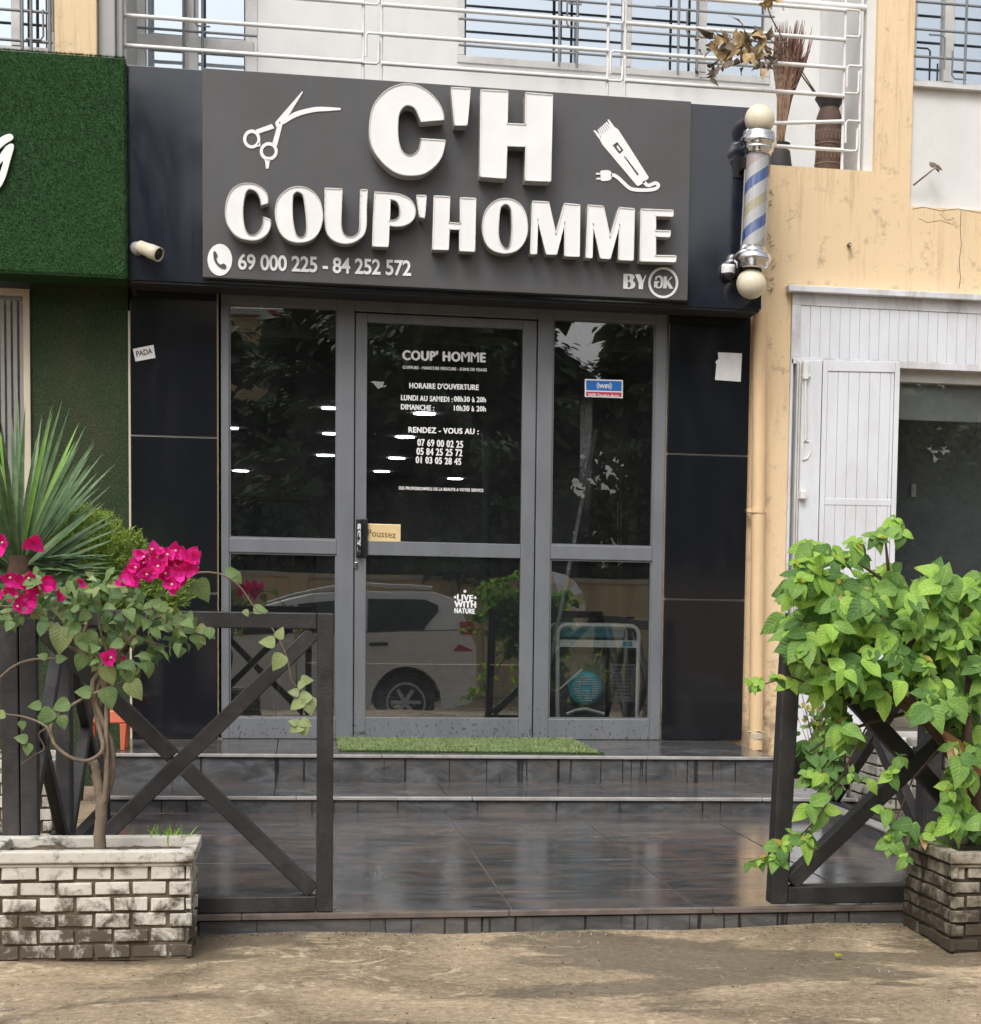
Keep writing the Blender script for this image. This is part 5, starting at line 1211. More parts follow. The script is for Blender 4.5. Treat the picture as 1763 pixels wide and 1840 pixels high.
# ================================================================== TIMBER FENCES
YFc = -4.60; BW = .052
def xpanel(name, label, p00, p10, z0, z1, w=BW, post=None, tilt=0., th=.052, rails=True, stiles=(True, True), front=(0, -1, 0), bottom=True):
    """p00,p10: the feet (x,y) of the two stiles; a frame with one X brace"""
    a, b = Vector((p00[0], p00[1], 0)), Vector((p10[0], p10[1], 0)); d = (b-a).normalized()
    t = thing(name, label, 'fence panel', (a.x, a.y, z0), 'black timber fence panels with crossed braces')
    Z = Vector((0, 0, 1)); nf = Vector(front); sh_ = Vector((tilt, 0, 0))
    def P(u, z): return a+d*u+Z*z+sh_*((z-z0)/(z1-z0))
    L_ = (b-a).length
    if stiles[0]:
        m_ = MB(); m_.bar(P(w/2, z0), P(w/2, z1), w, th, nf); m_.build('stile', 'dark_metal', t, .004, 2)
    if stiles[1]:
        m_ = MB(); m_.bar(P(L_-w/2, z0), P(L_-w/2, z1), w, th, nf); m_.build('stile', 'dark_metal', t, .004, 2)
    m_ = MB(); m_.bar(P(w+.001, z1-w/2), P(L_-w-.001, z1-w/2), w, th*.96, nf); m_.build('rail', 'dark_metal', t, .004, 2)
    if bottom: m_ = MB(); m_.bar(P(w+.001, z0+w/2), P(L_-w-.001, z0+w/2), w, th*.96, nf); m_.build('rail', 'dark_metal', t, .004, 2)
    k = w*.72
    c1, c2 = P(w+.012, z0+w+.012), P(L_-w-.012, z1-w-.012)
    m_ = MB(); m_.bar(c1, c2, w*.95, th*.80, nf); m_.build('brace', 'dark_metal', t, .004, 2)
    c3, c4 = P(w+.012, z1-w-.012), P(L_-w-.012, z0+w+.012)
    mid = (c1+c2+c3+c4)/4; off = (c4-c3).normalized()*(w*.55)
    m_ = MB(); m_.bar(c3, mid-off, w*.95, th*.72, nf); m_.bar(mid+off, c4, w*.95, th*.72, nf); m_.build('brace', 'dark_metal', t, .004, 2)
    return t
zb0 = gz(480, 1641, YFc-.03); zt1 = gz(480, 1100, YFc-.03)
xa, xb_ = gx(36, 1400, YFc-.03), gx(599, 1400, YFc-.03)
xpanel('fence_panel', 'black timber fence panel with crossed braces behind the left brick planter', (xa, YFc), (xb_, YFc), zb0, zt1)
# far-left panel, mostly its end stile
xc_ = gx(35, 1300, YFc-.03)
xpanel('fence_panel', 'black timber fence panel cut off by the left edge of the photo', (xc_-1.1, YFc), (xc_-.003, YFc), zb0, zt1-.03)
# left side fence going back to the steps
XS = -.87; zs0 = ZT+.0
xpanel('fence_panel', 'nearer black side fence panel running back from the left planter', (XS, YFc+.05), (XS, -3.35), zs0+.03, zt1-.02, front=(1, 0, 0))
xpanel('fence_panel', 'farther black side fence panel beside the orange stool', (XS, -3.34), (XS, -1.95), zs0, zt1-.04, front=(1, 0, 0))
# right gate panel, leaning
gxl = gx(1385, 1600, YFc-.03); gzb = gz(1500, 1623, YFc-.03); gzt = gz(1424, 1119, YFc-.03); til = gx(1412, 1120, YFc-.03)-gxl
xpanel('fence_panel', 'black leaning fence panel with crossed braces partly hidden by the green bush', (gxl, YFc), (2.52, YFc), gzb, gzt, w=.058, tilt=til, th=.075)
xpanel('fence_panel', 'farther black side fence panel at the right end of the steps', (2.57, -1.95), (2.57, -3.35), zs0, zt1-.06, front=(-1, 0, 0), w=.07, th=.06)
xpanel('fence_panel', 'nearer black side fence panel behind the right brick planter', (2.57, -3.36), (2.57, YFc+.06), zs0, zt1-.04, front=(-1, 0, 0), w=.07, th=.06)

# ================================================================== BRICK PLANTERS
def whitebrick(name, base, mold, amt, zlow):
    n = NT(name)
    f = n.noise(n.pos(), 11, 9, .72, .4)
    c = n.ramp(n.noise(n.pos(), 3, 4), [(.3, scl(base, .85)), (.7, base)])
    m = n.ramp(f, [(.50-amt*.2, B3(0)), (.60, B3(.9))])
    g = n.new("NewGeometry"); sp = n.new("SeparateXYZ"); n.link(g.outputs["Position"], sp.inputs[0])
    mr = n.new("MapRange"); n.link(sp.outputs[2], mr.inputs[0])
    mr.inputs[1].default_value = zlow[0]; mr.inputs[2].default_value = zlow[1]; mr.inputs[3].default_value = .20; mr.inputs[4].default_value = 0.
    ad = n.new("Math", operation='ADD'); n.link(f, ad.inputs[0]); n.link(mr.outputs[0], ad.inputs[1])
    m = n.ramp(ad.outputs[0], [(.53-amt*.12, B3(0)), (.66, B3(.95))])
    c = n.mix(m, c, mold)
    g2 = n.noise(n.pos(), 60, 6, .7)
    c = n.mix(n.ramp(g2, [(.60, B3(0)), (.72, B3(.6))]), c, scl(mold, .6))
    return n.done(n.bsdf(c, .9, 0, .3, f, .6, .01))
MT['wbrick'] = whitebrick('white_painted_brick', (.66, .63, .56), (.075, .058, .038), .1, (ZG+.02, ZG+.22))
MT['wmortar'] = simple('planter_mortar', (.125, .094, .064), .95, var=.4, nscale=20, dirt=(.05, .038, .022), dirt_amt=.7, dirt_scale=9, bump=.8)
MT['dbrick'] = whitebrick('mouldy_brick', (.40, .36, .28), (.050, .038, .024), .75, (ZG+.02, ZG+.4))
MT['dmortar'] = simple('mouldy_mortar', (.045, .034, .022), .95, var=.5, nscale=20, dirt=(.012, .01, .008), dirt_amt=.8, dirt_scale=9, bump=1.)
def planter(label, x0, x1, y0, y1, zb, zt, bm_, mm_, rows=6, loc=None):
    t = thing('brick_planter', label, 'planter', ((x0+x1)/2, (y0+y1)/2, zb), 'brick planters around the terrace')
    rim = .036; H_ = zt-zb-rim-.012; rh = H_/rows; pr = .012
    m_ = MB(); w = .045
    m_.box(x0+pr, x1-pr, y0+pr, y0+w, zb, zt-rim); m_.box(x0+pr, x1-pr, y1-w, y1-pr, zb, zt-rim)
    m_.box(x0+pr, x0+w, y0+w, y1-w, zb, zt-rim); m_.box(x1-w, x1-pr, y0+w, y1-w, zb, zt-rim)
    m_.build('core', mm_, t)
    m_ = MB(); bl_ = .105
    for r in range(rows):
        z = zb+.004+r*rh; za, zc2 = z+.005, z+rh-.005
        j = lambda: rnd.uniform(-.0025, .0025)
        for side in range(4):
            if side in (0, 2): u0, u1 = x0, x1
            else: u0, u1 = y0, y1
            u = u0-(bl_/2 if r % 2 else 0)
            while u < u1-.01:
                a, b = max(u, u0), min(u+bl_-.010, u1)
                if b-a > .02:
                    p = pr*rnd.uniform(.3, 1.0)
                    if side == 0: m_.box(a, b, y0+pr-p, y0+pr+.004, za+j(), zc2+j())
                    if side == 2: m_.box(a, b, y1-pr-.004, y1-pr+p, za+j(), zc2+j())
                    if side == 1: m_.box(x1-pr-.004, x1-pr+p, a, b, za+j(), zc2+j())
                    if side == 3: m_.box(x0+pr-p, x0+pr+.004, a, b, za+j(), zc2+j())
                u += bl_
    m_.v = [(a+rnd.uniform(-.0018, .0018), b+rnd.uniform(-.0018, .0018), c+rnd.uniform(-.0018, .0018)) for a, b, c in m_.v]
    m_.build('bricks', bm_, t, .005, 2)
    m_ = MB(); o_ = .012; ww = .034
    m_.box(x0-o_, x1+o_, y0-o_, y0+ww, zt-rim, zt); m_.box(x0-o_, x1+o_, y1-ww, y1+o_, zt-rim, zt)
    m_.box(x0-o_, x0+ww, y0+ww, y1-ww, zt-rim, zt); m_.box(x1-ww, x1+o_, y0+ww, y1-ww, zt-rim, zt)
    m_.box(x0-.003, x1+.003, y0-.003, y0+.02, zt-rim-.013, zt-rim-.001); m_.box(x1-.02, x1+.003, y0+.02, y1, zt-rim-.013, zt-rim-.001)
    m_.build('rim', bm_, t, .006, 3)
    m_ = MB(); n_ = 14; vs = []
    for jx in range(n_+1):
        for iy in range(n_+1):
            vs.append((x0+w+(x1-x0-2*w)*jx/n_, y0+w+(y1-y0-2*w)*iy/n_, zt-.035+rnd.uniform(-.008, .012)))
    m_.add(vs, [(i*(n_+1)+k, i*(n_+1)+k+1, (i+1)*(n_+1)+k+1, (i+1)*(n_+1)+k) for i in range(n_) for k in range(n_)]); m_.build('soil', 'soil', t)
    return t
zrl = gz(352, 1528, -5.0)
planter('white painted brick planter in front of the left fence, weathered brown at its foot', gx(-32, 1600, -5.0), gx(344, 1600, -5.0), -4.99, -4.64, ZG-.01, zrl, 'wbrick', 'wmortar')
xq = atz(1710, 1710, ZG).x
zrr = gz(1716, 1531, -5.12)
planter('dark mouldy brick planter under the big green bush at the right', xq, xq+.62, -5.13, -4.68, ZG-.01, zrr, 'dbrick', 'dmortar')
planter('pale brick planter behind the right fence, farther back than the bush', 2.66, 3.2, -3.3, -2.85, ZG, ZG+.50, 'wbrick', 'wmortar', 8)
planter('pale brick planter glimpsed behind the left fence under the spiky plant', -1.75, -.98, -2.9, -2.4, ZG, ZG+.40, 'wbrick', 'wmortar', 7)
planter('pale brick planter by the right end of the steps under the thin stems', 2.70, 3.3, -2.3, -1.8, ZG, ZG+.42, 'wbrick', 'wmortar', 7)
# tufts of grass in the planter
tf = thing('grass_tuft', 'small tuft of green grass growing in the white brick planter', 'grass', at(305, 1520, -4.82)); mb = MB()
tfc = atz(305, 1517, zrl-.03)
for k in range(70):
    b = tfc+Vector((rnd.gauss(0, .03), rnd.gauss(0, .02), 0)); leaf(mb, b, Vector((rnd.uniform(-.7, .7), rnd.uniform(-.6, .6), 1)), rv(), rnd.uniform(.03, .07), .005, LEAF_BLADE, .3, .5, rnd.choice((0, 1)))
mb.build('blades', ['leaf_a', 'leaf_c'], tf, recalc=False)

# ================================================================== BOUGAINVILLEA
YBg = -4.83
def PB(x, y, dy=0.): return at(x, y, YBg+dy)
bv = thing('bougainvillea', 'bougainvillea with magenta flowers and twisted bare stems in the white planter', 'shrub', PB(180, 1520))
mb = MB()
def bst(pts, r, seg=8):
    P = [PB(*p) for p in pts]; S = []
    for i in range(len(P)-1):
        p0 = P[max(i-1, 0)]; p1 = P[i]; p2 = P[i+1]; p3 = P[min(i+2, len(P)-1)]
        for k in range(4):
            t = k/4; S.append(.5*((2*p1)+(-p0+p2)*t+(2*p0-5*p1+4*p2-p3)*t*t+(-p0+3*p1-3*p2+p3)*t**3))
    S.append(P[-1]); n = len(S); r0, r1 = (r if isinstance(r, tuple) else (r, r))
    mb.tube([s+rv(r0*.12) for s in S], [r0+(r1-r0)*i/(n-1) for i in range(n)], seg)
    return S
bst([(180, 1535), (180, 1500), (182, 1460), (184, 1425)], (.019, .017), 12)
bst([(183, 1440), (176, 1410), (172, 1380), (166, 1366)], (.016, .013), 10)
bst([(186, 1440, .01), (200, 1402, .015), (203, 1350, .01), (190, 1310), (174, 1270, -.01), (166, 1230, -.01), (178, 1210)], (.0095, .007))
bst([(188, 1440, -.01), (192, 1380, -.015), (190, 1320, -.01), (192, 1260), (190, 1225), (200, 1190), (232, 1150), (262, 1110), (290, 1070), (318, 1035)], (.0085, .003))
bst([(190, 1440, .02), (198, 1390, .02), (186, 1340, .02), (176, 1290, .01), (186, 1240, .0), (180, 1210, .0)], (.008, .006))
bst([(180, 1310, .01), (172, 1250, .0), (180, 1215, .01), (166, 1180), (150, 1150), (160, 1110)], (.012, .006))
bst([(176, 1300, -.02), (185, 1345, -.03), (160, 1366, -.04), (125, 1360, -.05), (97, 1335, -.05), (92, 1305, -.04), (110, 1280, -.03), (150, 1255, -.03), (190, 1238, -.03), (230, 1222, -.02)], (.0065, .004))
bst([(176, 1212), (172, 1190), (145, 1172), (120, 1160), (95, 1140), (60, 1100), (0, 1088)], (.006, .003))
bst([(105, 1184), (70, 1184), (40, 1190), (18, 1202), (-5, 1222)], (.004, .003), 6)
bst([(92, 1325, -.05), (82, 1305, -.05), (50, 1290, -.04), (10, 1283, -.04), (-8, 1282)], (.004, .002), 6)
bst([(84, 1308, -.05), (70, 1320), (80, 1345), (60, 1358), (38, 1374)], (.003, .002), 6)
bst([(190, 1200), (215, 1162), (250, 1150), (285, 1158), (315, 1165)], (.005, .002), 6)
bst([(200, 1190), (185, 1150), (178, 1110), (180, 1080), (160, 1050)], (.005, .002), 6)
bst([(340, 1032), (370, 1028), (402, 1034), (432, 1055), (458, 1092), (478, 1103)], (.0035, .0015), 6)
bst([(488, 1128, .1), (502, 1150, .1), (516, 1182, .1), (525, 1225, .1), (548, 1246, .1), (545, 1285, .1)], (.0025, .0015), 6)
bst([(230, 1150), (215, 1110), (200, 1080), (205, 1060)], (.004, .002), 6)
mb.build('stems', 'bark', bv)
mb = MB()
def inpoly(x, y, P):
    c = False; n = len(P)
    for i in range(n):
        (x1, y1), (x2, y2) = P[i], P[(i+1) % n]
        if (y1 > y) != (y2 > y) and x < (x2-x1)*(y-y1)/(y2-y1)+x1: c = not c
    return c
def spread(P, n):
    xs_ = [p[0] for p in P]; ys_ = [p[1] for p in P]; out = []
    while len(out) < n:
        x, y = rnd.uniform(min(xs_), max(xs_)), rnd.uniform(min(ys_), max(ys_))
        if inpoly(x, y, P): out.append((x, y))
    return out
pl = [(-15, 1075), (10, 1030), (60, 1010), (120, 1035), (170, 1035), (220, 1045), (265, 1060), (300, 1080), (330, 1100), (375, 1118), (378, 1150), (300, 1175), (245, 1205), (195, 1205), (165, 1190), (120, 1130), (60, 1115), (-15, 1125)]
for x, y in spread(pl, 235)+spread([(20, 1035), (210, 1030), (300, 1070), (250, 1110), (90, 1110)], 50):
    dy = rnd.uniform(-.13, .13)
    d = Vector((rnd.uniform(-1, 1), rnd.uniform(-.7, .3), rnd.uniform(-1, .4))); nn = Vector((rnd.uniform(-.6, .6), rnd.uniform(-1.1, -.1), rnd.uniform(.2, 1)))
    l = rnd.uniform(.024, .052); leaf(mb, PB(x, y, dy), d, nn, l, l*rnd.uniform(.65, .85), LEAF_HEART, rnd.uniform(.1, .5), rnd.uniform(.05, .5), rnd.choice((0, 0, 0, 1, 1, 2)), 1)
for x, y, dx, dz_, l in [(112, 1125, -.1, -1, .085), (155, 1135, .3, -1, .075), (150, 1175, -.3, -1, .055), (190, 1195, .3, -1, .065), (228, 1195, .1, -.6, .06), (262, 1180, 0, -.5, .035), (250, 1193, .4, -.3, .03),
        (125, 1262, -1, -.4, .055), (165, 1245, -1, .1, .05), (95, 1275, -.6, -.6, .06), (80, 1280, .2, -1, .055), (75, 1268, -1, 0, .04), (110, 1285, .2, -.9, .045), (190, 1235, .3, -1, .07), (232, 1222, .6, -1, .07), (250, 1180, .7, .1, .04),
        (10, 1282, -1, -.3, .035), (40, 1295, 0, -1, .03), (50, 1330, -.7, .2, .04), (52, 1335, -.2, -1, .04), (85, 1182, -.8, .3, .03), (100, 1185, .6, .1, .035),
        (352, 1042, .6, -1, .075), (345, 1030, .5, .6, .03), (405, 1030, 1, .1, .045), (420, 1030, .6, -.8, .04), (440, 1095, .4, -1, .025), (455, 1095, 1, .0, .045), (495, 1155, -1, .1, .05), (508, 1175, -.5, -.9, .06), (500, 1148, .2, .6, .04),
        (545, 1225, -.2, -.3, .03), (555, 1245, -.6, -.8, .05), (553, 1252, .2, -1, .06), (545, 1258, -.9, -.6, .05), (538, 1245, -.8, .1, .035), (545, 1300, -.9, -.5, .05), (545, 1300, 0, -1, .045), (540, 1295, .7, -.3, .04), (535, 1300, -.6, .2, .03), (540, 1222, .9, 0, .04),
        (330, 1128, 1, -.2, .045), (345, 1140, .7, -1, .04), (355, 1125, .9, -.7, .04), (370, 1130, .8, -.9, .04), (310, 1120, .8, .4, .04)]:
    leaf(mb, PB(x, y, -.04 if x < 400 else .02), (dx, -.15, dz_), (rnd.uniform(-.3, .3), -1, rnd.uniform(.1, .6)), l, l*.82, LEAF_HEART, .2, .25, 2 if x > 480 else rnd.choice((0, 0, 2)), .5)
mb.build('leaves', ['bg_a', 'bg_b', 'bg_c'], bv, recalc=False)
def flower(c, s, parent):
    m_ = MB(); ax = Vector((rnd.uniform(-.6, .6), -1, rnd.uniform(-.5, .6))).normalized()
    a = ax.orthogonal().normalized(); b = ax.cross(a); ph = rnd.uniform(0, 6.28)
    for k in range(3):
        t = ph+k*2.094; d = a*math.cos(t)+b*math.sin(t)+ax*rnd.uniform(.35, .8)
        leaf(m_, c, d, ax-d*.2, s*rnd.uniform(.9, 1.15), s*rnd.uniform(.85, 1.05), [(0, .1), (.12, .36), (.32, .50), (.55, .46), (.78, .28), (.92, .12), (1, 0)], .28, -.12, 0, 2.2)
    return m_
fcl = [(262, 1012), (285, 1018), (300, 1000), (330, 1010), (318, 1035), (240, 1046), (312, 1052), (255, 1000), (340, 1004), (275, 990), (296, 1030), (330, 1028), (248, 1020), (320, 992), (306, 1015), (345, 1018), (270, 1032), (232, 1040),
       (36, 1045), (16, 1042), (4, 1072), (92, 1044), (48, 1050), (56, 974), (2, 975), (146, 1043), (36, 1088), (203, 1183), (112, 1070), (20, 1066), (60, 1078), (-6, 1060), (225, 1182), (52, 1040), (86, 1052), (60, 1060)]
sz = {(56, 974): .04, (2, 975): .055, (146, 1043): .024, (203, 1183): .036, (112, 1070): .026, (225, 1182): .014, (36, 1088): .042}
for x, y in fcl:
    c = PB(x+rnd.uniform(-3, 3), y+rnd.uniform(-3, 3), rnd.uniform(-.12, -.03)); s = sz.get((x, y), rnd.uniform(.030, .042)*(1 if x > 200 else .85))
    m_ = flower(c, s, bv)
    for _ in range(1 if (s > .03 and x > 200) else 0):
        m2 = flower(c+rv(.012), s*.85, bv); m_.add(m2.v, m2.f, 0, True)
    o = m_.build('flower', 'bract', bv, recalc=False)
    if rnd.random() < .5 and s > .03:
        q = MB(); q.lathe([(0, .026), (.0035, .025), (.0045, .022), (.0012, .020), (.0012, 0)], c, (rnd.uniform(-.2, .2), -1, .1), 7); q.build('pistil', 'cream', o)

# ================================================================== SPIKY PLANT AND JUNIPER ON THE LEFT
YAg = -2.95
ac = at(36, 998, YAg)
ag = thing('spiky_plant', 'tall spiky plant with a fan of long narrow green leaves at the left edge', 'plant', (ac.x, YAg, ZG))
mb = MB(); mb.tube([(ac.x-.02, YAg, ZG+.3), (ac.x, YAg, ac.z-.25), (ac.x, YAg, ac.z)], [.06, .05, .055], 12); mb.build('trunk', 'bark_dark', ag)
mb = MB(); sc0 = 3200/7.85
for k in range(135):
    th = rnd.uniform(-1.8, 1.8); ph = rnd.uniform(-1, 1)
    th = th if abs(th) > .06 else th
    d = Vector((math.sin(th), rnd.uniform(-.75, .75)*(1 if abs(th) < 1.5 else .5), math.cos(th))).normalized()
    if abs(th) > 1.05 and rnd.random() < .6: continue
    up = max(0, math.cos(th)); ln = (.265+.38*up**1.5)*rnd.uniform(.85, 1.05)
    if th > 1.45: ln *= .95
    leaf(mb, ac+d*.03+Vector((0, 0, -.04-.10*(1-up))), d, Vector((-d.x*.5, -1, .6)), ln, .022, LEAF_BLADE, .55, rnd.uniform(.0, .10)+(.12 if abs(th) > 1.2 else 0), 1 if (abs(th) < .42 and rnd.random() < .55) else 0)
for k in range(17):
    p = at(60+rnd.uniform(-10, 20), 1000+rnd.uniform(0, 40), YAg-.05); e = at(rnd.uniform(130, 225), 1005+rnd.uniform(-25, 25), YAg-.10)
    leaf(mb, p, e-p, Vector((0, -.5, 1)), (e-p).length, .020, LEAF_BLADE, .4, .08, 0)
mb.build('leaves', ['agave', 'agave_b'], ag, recalc=False)

jp = [(75, 930), (130, 922), (165, 928), (205, 945), (215, 965), (245, 972), (262, 1000), (300, 1010), (318, 1035), (338, 1062), (330, 1090), (280, 1100), (230, 1115), (160, 1125), (110, 1120), (75, 1060), (60, 990)]
YJ = -2.55
jc = at(190, 1100, YJ)
jn = thing('juniper', 'feathery yellow green juniper bush rising behind the left fence', 'bush', (jc.x, YJ, ZG))
mb = MB()
for k in range(7):
    q = at(rnd.uniform(100, 300), rnd.uniform(1000, 1060), YJ+rnd.uniform(-.15, .2)); mb.tube([(jc.x-.12, YJ, ZG+.2), (jc.x-.10+.1*(q.x-jc.x), YJ, ZG+.55), q], [.022, .016, .005], 7)
mb.build('trunk', 'bark_dark', jn)
mb = MB(); rootj = at(150, 1130, YJ)
for x, y in spread(jp, 2300):
    edge = min(1, max(0, (y-930)/160))
    b = at(x, y, YJ+rnd.uniform(-.22, .22)); out = (b-rootj).normalized()
    g_ = (out*.8+rv(.55)+Vector((0, -.1, .3))).normalized(); l = rnd.uniform(.035, .065)
    mi = 0 if rnd.random() > .15+.5*edge else 1
    for t in range(9):
        p = b+g_*(l*t/9); dd = (g_+rv(.85)).normalized(); n_ = dd.orthogonal().normalized()*.0034; e = p+dd*rnd.uniform(.018, .034)
        mb.add([p-n_, p+n_, e], [(0, 1, 2)], mi)
mb.build('sprays', ['jun_a', 'jun_b'], jn, recalc=False)

# ================================================================== BIG GREEN BUSH ON THE RIGHT
YGb = -4.85
def PG(x, y, dy=0.): return at(x, y, YGb+dy)
gb = thing('green_bush', 'large bush with bright green heart shaped leaves in the mouldy brick planter', 'bush', (2.3, YGb, ZG+.3))
mb = MB()
def gst(pts, r0, r1, seg=8, m=0):
    P = [PG(*p) for p in pts]; n = len(P); mb.tube([p+rv(r0*.08) for p in P], [r0+(r1-r0)*i/(n-1) for i in range(n)], seg, m)
gst([(1800, 1530), (1770, 1450), (1735, 1380), (1690, 1320), (1650, 1270), (1610, 1235)], .042, .022, 12)
gst([(1690, 1320), (1600, 1250), (1520, 1210), (1460, 1180)], .016, .005); gst([(1650, 1270), (1640, 1150), (1600, 1050), (1590, 960)], .016, .003); gst([(1735, 1380), (1740, 1250), (1740, 1120)], .02, .006)
gst([(1600, 1050), (1540, 1010), (1470, 990)], .006, .002, 6); gst([(1600, 1240), (1500, 1250), (1420, 1215), (1365, 1232)], .005, .002, 6)
gst([(1650, 1275, .05), (1560, 1300, .05), (1500, 1320, .05), (1455, 1350, .05)], .007, .003, 6); gst([(1560, 1300, -.02), (1500, 1420, -.05), (1470, 1470, -.08), (1410, 1530, -.1), (1345, 1550, -.1)], .004, .0015, 6)
gst([(1700, 1330), (1640, 1400, -.05), (1600, 1500, -.08)], .005, .002, 6); gst([(1755, 1400), (1720, 1440, -.1), (1680, 1500, -.14)], .005, .002, 6)
mb.build('trunk', 'bark_dark', gb)
mb = MB(); P0, P1 = PG(1688, 1308, -.06), PG(1752, 1405, -.06); dd = (P1-P0).normalized(); nn = Vector((dd.z, 0, -dd.x)); 
mb.prism([(p.x, p.z) for p in (P0, P0+dd*.06-nn*.0+Vector((.03, 0, .01)), P1+Vector((.03, 0, .05)), P1, P1-Vector((.03, 0, .0)))], YGb-.075, YGb-.045); mb.build('split_wood', 'cutwood', gb, .003)
mb = MB()
def rosette(c, n=5, s=.075, ax=None, young=.35):
    ax = ax or Vector((rnd.uniform(-.5, .5), rnd.uniform(-1, -.2), rnd.uniform(.2, .9))); ax.normalize()
    a = ax.orthogonal().normalized(); b = ax.cross(a); ph = rnd.uniform(0, 6.28)
    for k in range(n):
        t = ph+k*2*math.pi/n+rnd.uniform(-.3, .3); d = a*math.cos(t)+b*math.sin(t)+ax*rnd.uniform(-.1, .25); d = d.normalized()+Vector((0, -.15, -.65)); l = s*rnd.uniform(.6, 1.25)
        nn = Vector((rnd.uniform(-.35, .35), -1, rnd.uniform(.35, 1.0)))
        leaf(mb, c, d, nn, l, l*rnd.uniform(.62, .74), LEAF_OVATE if rnd.random() < .6 else LEAF_HEART, rnd.uniform(.04, .26), rnd.uniform(.1, .45), 4 if rnd.random() < .012 else rnd.choice((0, 0, 0, 1, 1, 2, 2)), 1)
    if rnd.random() < young:
        for k in range(3):
            leaf(mb, c+ax*.008, Vector((rnd.uniform(-1, 1), -.3, rnd.uniform(-.8, .4))), Vector((0, -1, .6)), rnd.uniform(.02, .038), .018, LEAF_OVATE, .3, .2, rnd.choice((2, 2, 3)), 1)
gp = [(1402, 1100), (1405, 1045), (1430, 1018), (1455, 990), (1500, 975), (1545, 985), (1560, 1000), (1590, 1030), (1640, 1028), (1700, 1040), (1775, 1045), (1775, 1530), (1720, 1520), (1695, 1470), (1665, 1440), (1700, 1330), (1640, 1270), (1600, 1260), (1570, 1310), (1530, 1350), (1500, 1330), (1480, 1270), (1440, 1250), (1425, 1210), (1415, 1160)]
for x, y in spread(gp, 205):
    low = y > 1220
    rosette(PG(x, y-14, rnd.uniform(-.22, .26)), rnd.choice((3, 4, 5, 6)), rnd.uniform(.052, .092), young=.12 if low else .38)
for x, y in spread([(1430, 1060), (1560, 1030), (1775, 1060), (1775, 1250), (1600, 1230), (1450, 1180)], 80): rosette(PG(x, y, rnd.uniform(.05, .3)), 5, .08, young=0)
# named outliers
for x, y, n_, s_ in [(1608, 935, 4, .05), (1622, 955, 3, .055), (1590, 950, 4, .05), (1575, 965, 4, .055), (1545, 1000, 5, .05), (1455, 1005, 3, .055), (1475, 985, 4, .05), (1365, 1222, 3, .042), (1350, 1232, 3, .038), (1395, 1215, 2, .045), (1420, 1222, 3, .055),
        (1455, 1445, 3, .07), (1480, 1455, 2, .075), (1425, 1500, 3, .065), (1445, 1505, 3, .075), (1405, 1520, 3, .06), (1365, 1545, 3, .048), (1345, 1552, 2, .035), (1395, 1540, 4, .05), (1590, 1455, 3, .06), (1600, 1510, 4, .07), (1630, 1540, 3, .055), (1615, 1490, 3, .06), (1655, 1500, 4, .07), (1685, 1480, 4, .06), (1700, 1520, 5, .06), (1640, 1480, 3, .06),
        (1450, 1385, 2, .055), (1475, 1390, 3, .05), (1600, 1390, 3, .05), (1620, 1360, 3, .055), (1530, 1390, 3, .045), (1710, 1450, 4, .06), (1740, 1480, 4, .06), (1560, 1400, 2, .05)]:
    rosette(PG(x, y, rnd.uniform(-.16, -.04)), n_, s_, young=.5 if y < 1260 or y > 1480 else .1)
mb.build('leaves', ['leaf_a', 'leaf_b', 'leaf_c', 'leaf_y', 'dry_leaf'], gb, recalc=False)
# thin dry stems behind the gate
ws = thing('stringy_plant', 'thin stringy plant with yellowed stems growing between the right fences', 'plant', (2.95, -2.2, ZG+.4))
mb = MB(); lf = MB()
for k in range(46):
    b = at(rnd.gauss(1480, 16), 1420, -3.0); e = at(rnd.gauss(1478, 30), rnd.uniform(1215, 1330), -3.0+rnd.uniform(-.15, .15)); m1 = b.lerp(e, .55)+rv(.04)
    mb.tube([b, m1, e], [.0035, .0028, .001], 4, rnd.choice((0, 0, 1)), False)
    for j in range(5):
        p = m1.lerp(e, j/4)+rv(.015); leaf(lf, p, rv()+Vector((0, 0, -.4)), (rnd.uniform(-.4, .4), -1, .4), rnd.uniform(.02, .045), .022, LEAF_OVATE, .3, .3, rnd.choice((0, 1, 1, 2)))
for x, y in spread([(1432, 1330), (1500, 1320), (1520, 1380), (1500, 1420), (1440, 1400)], 60): leaf(lf, at(x, y, -3.2), rv()+Vector((0, 0, -.6)), (rnd.uniform(-.4, .4), -1, .4), rnd.uniform(.05, .08), .055, LEAF_HEART, .3, .3, rnd.choice((0, 1, 1)))
mb.build('stems', ['straw', 'twig'], ws, recalc=False); lf.build('leaves', ['leaf_a', 'leaf_b', 'leaf_y'], ws, recalc=False)

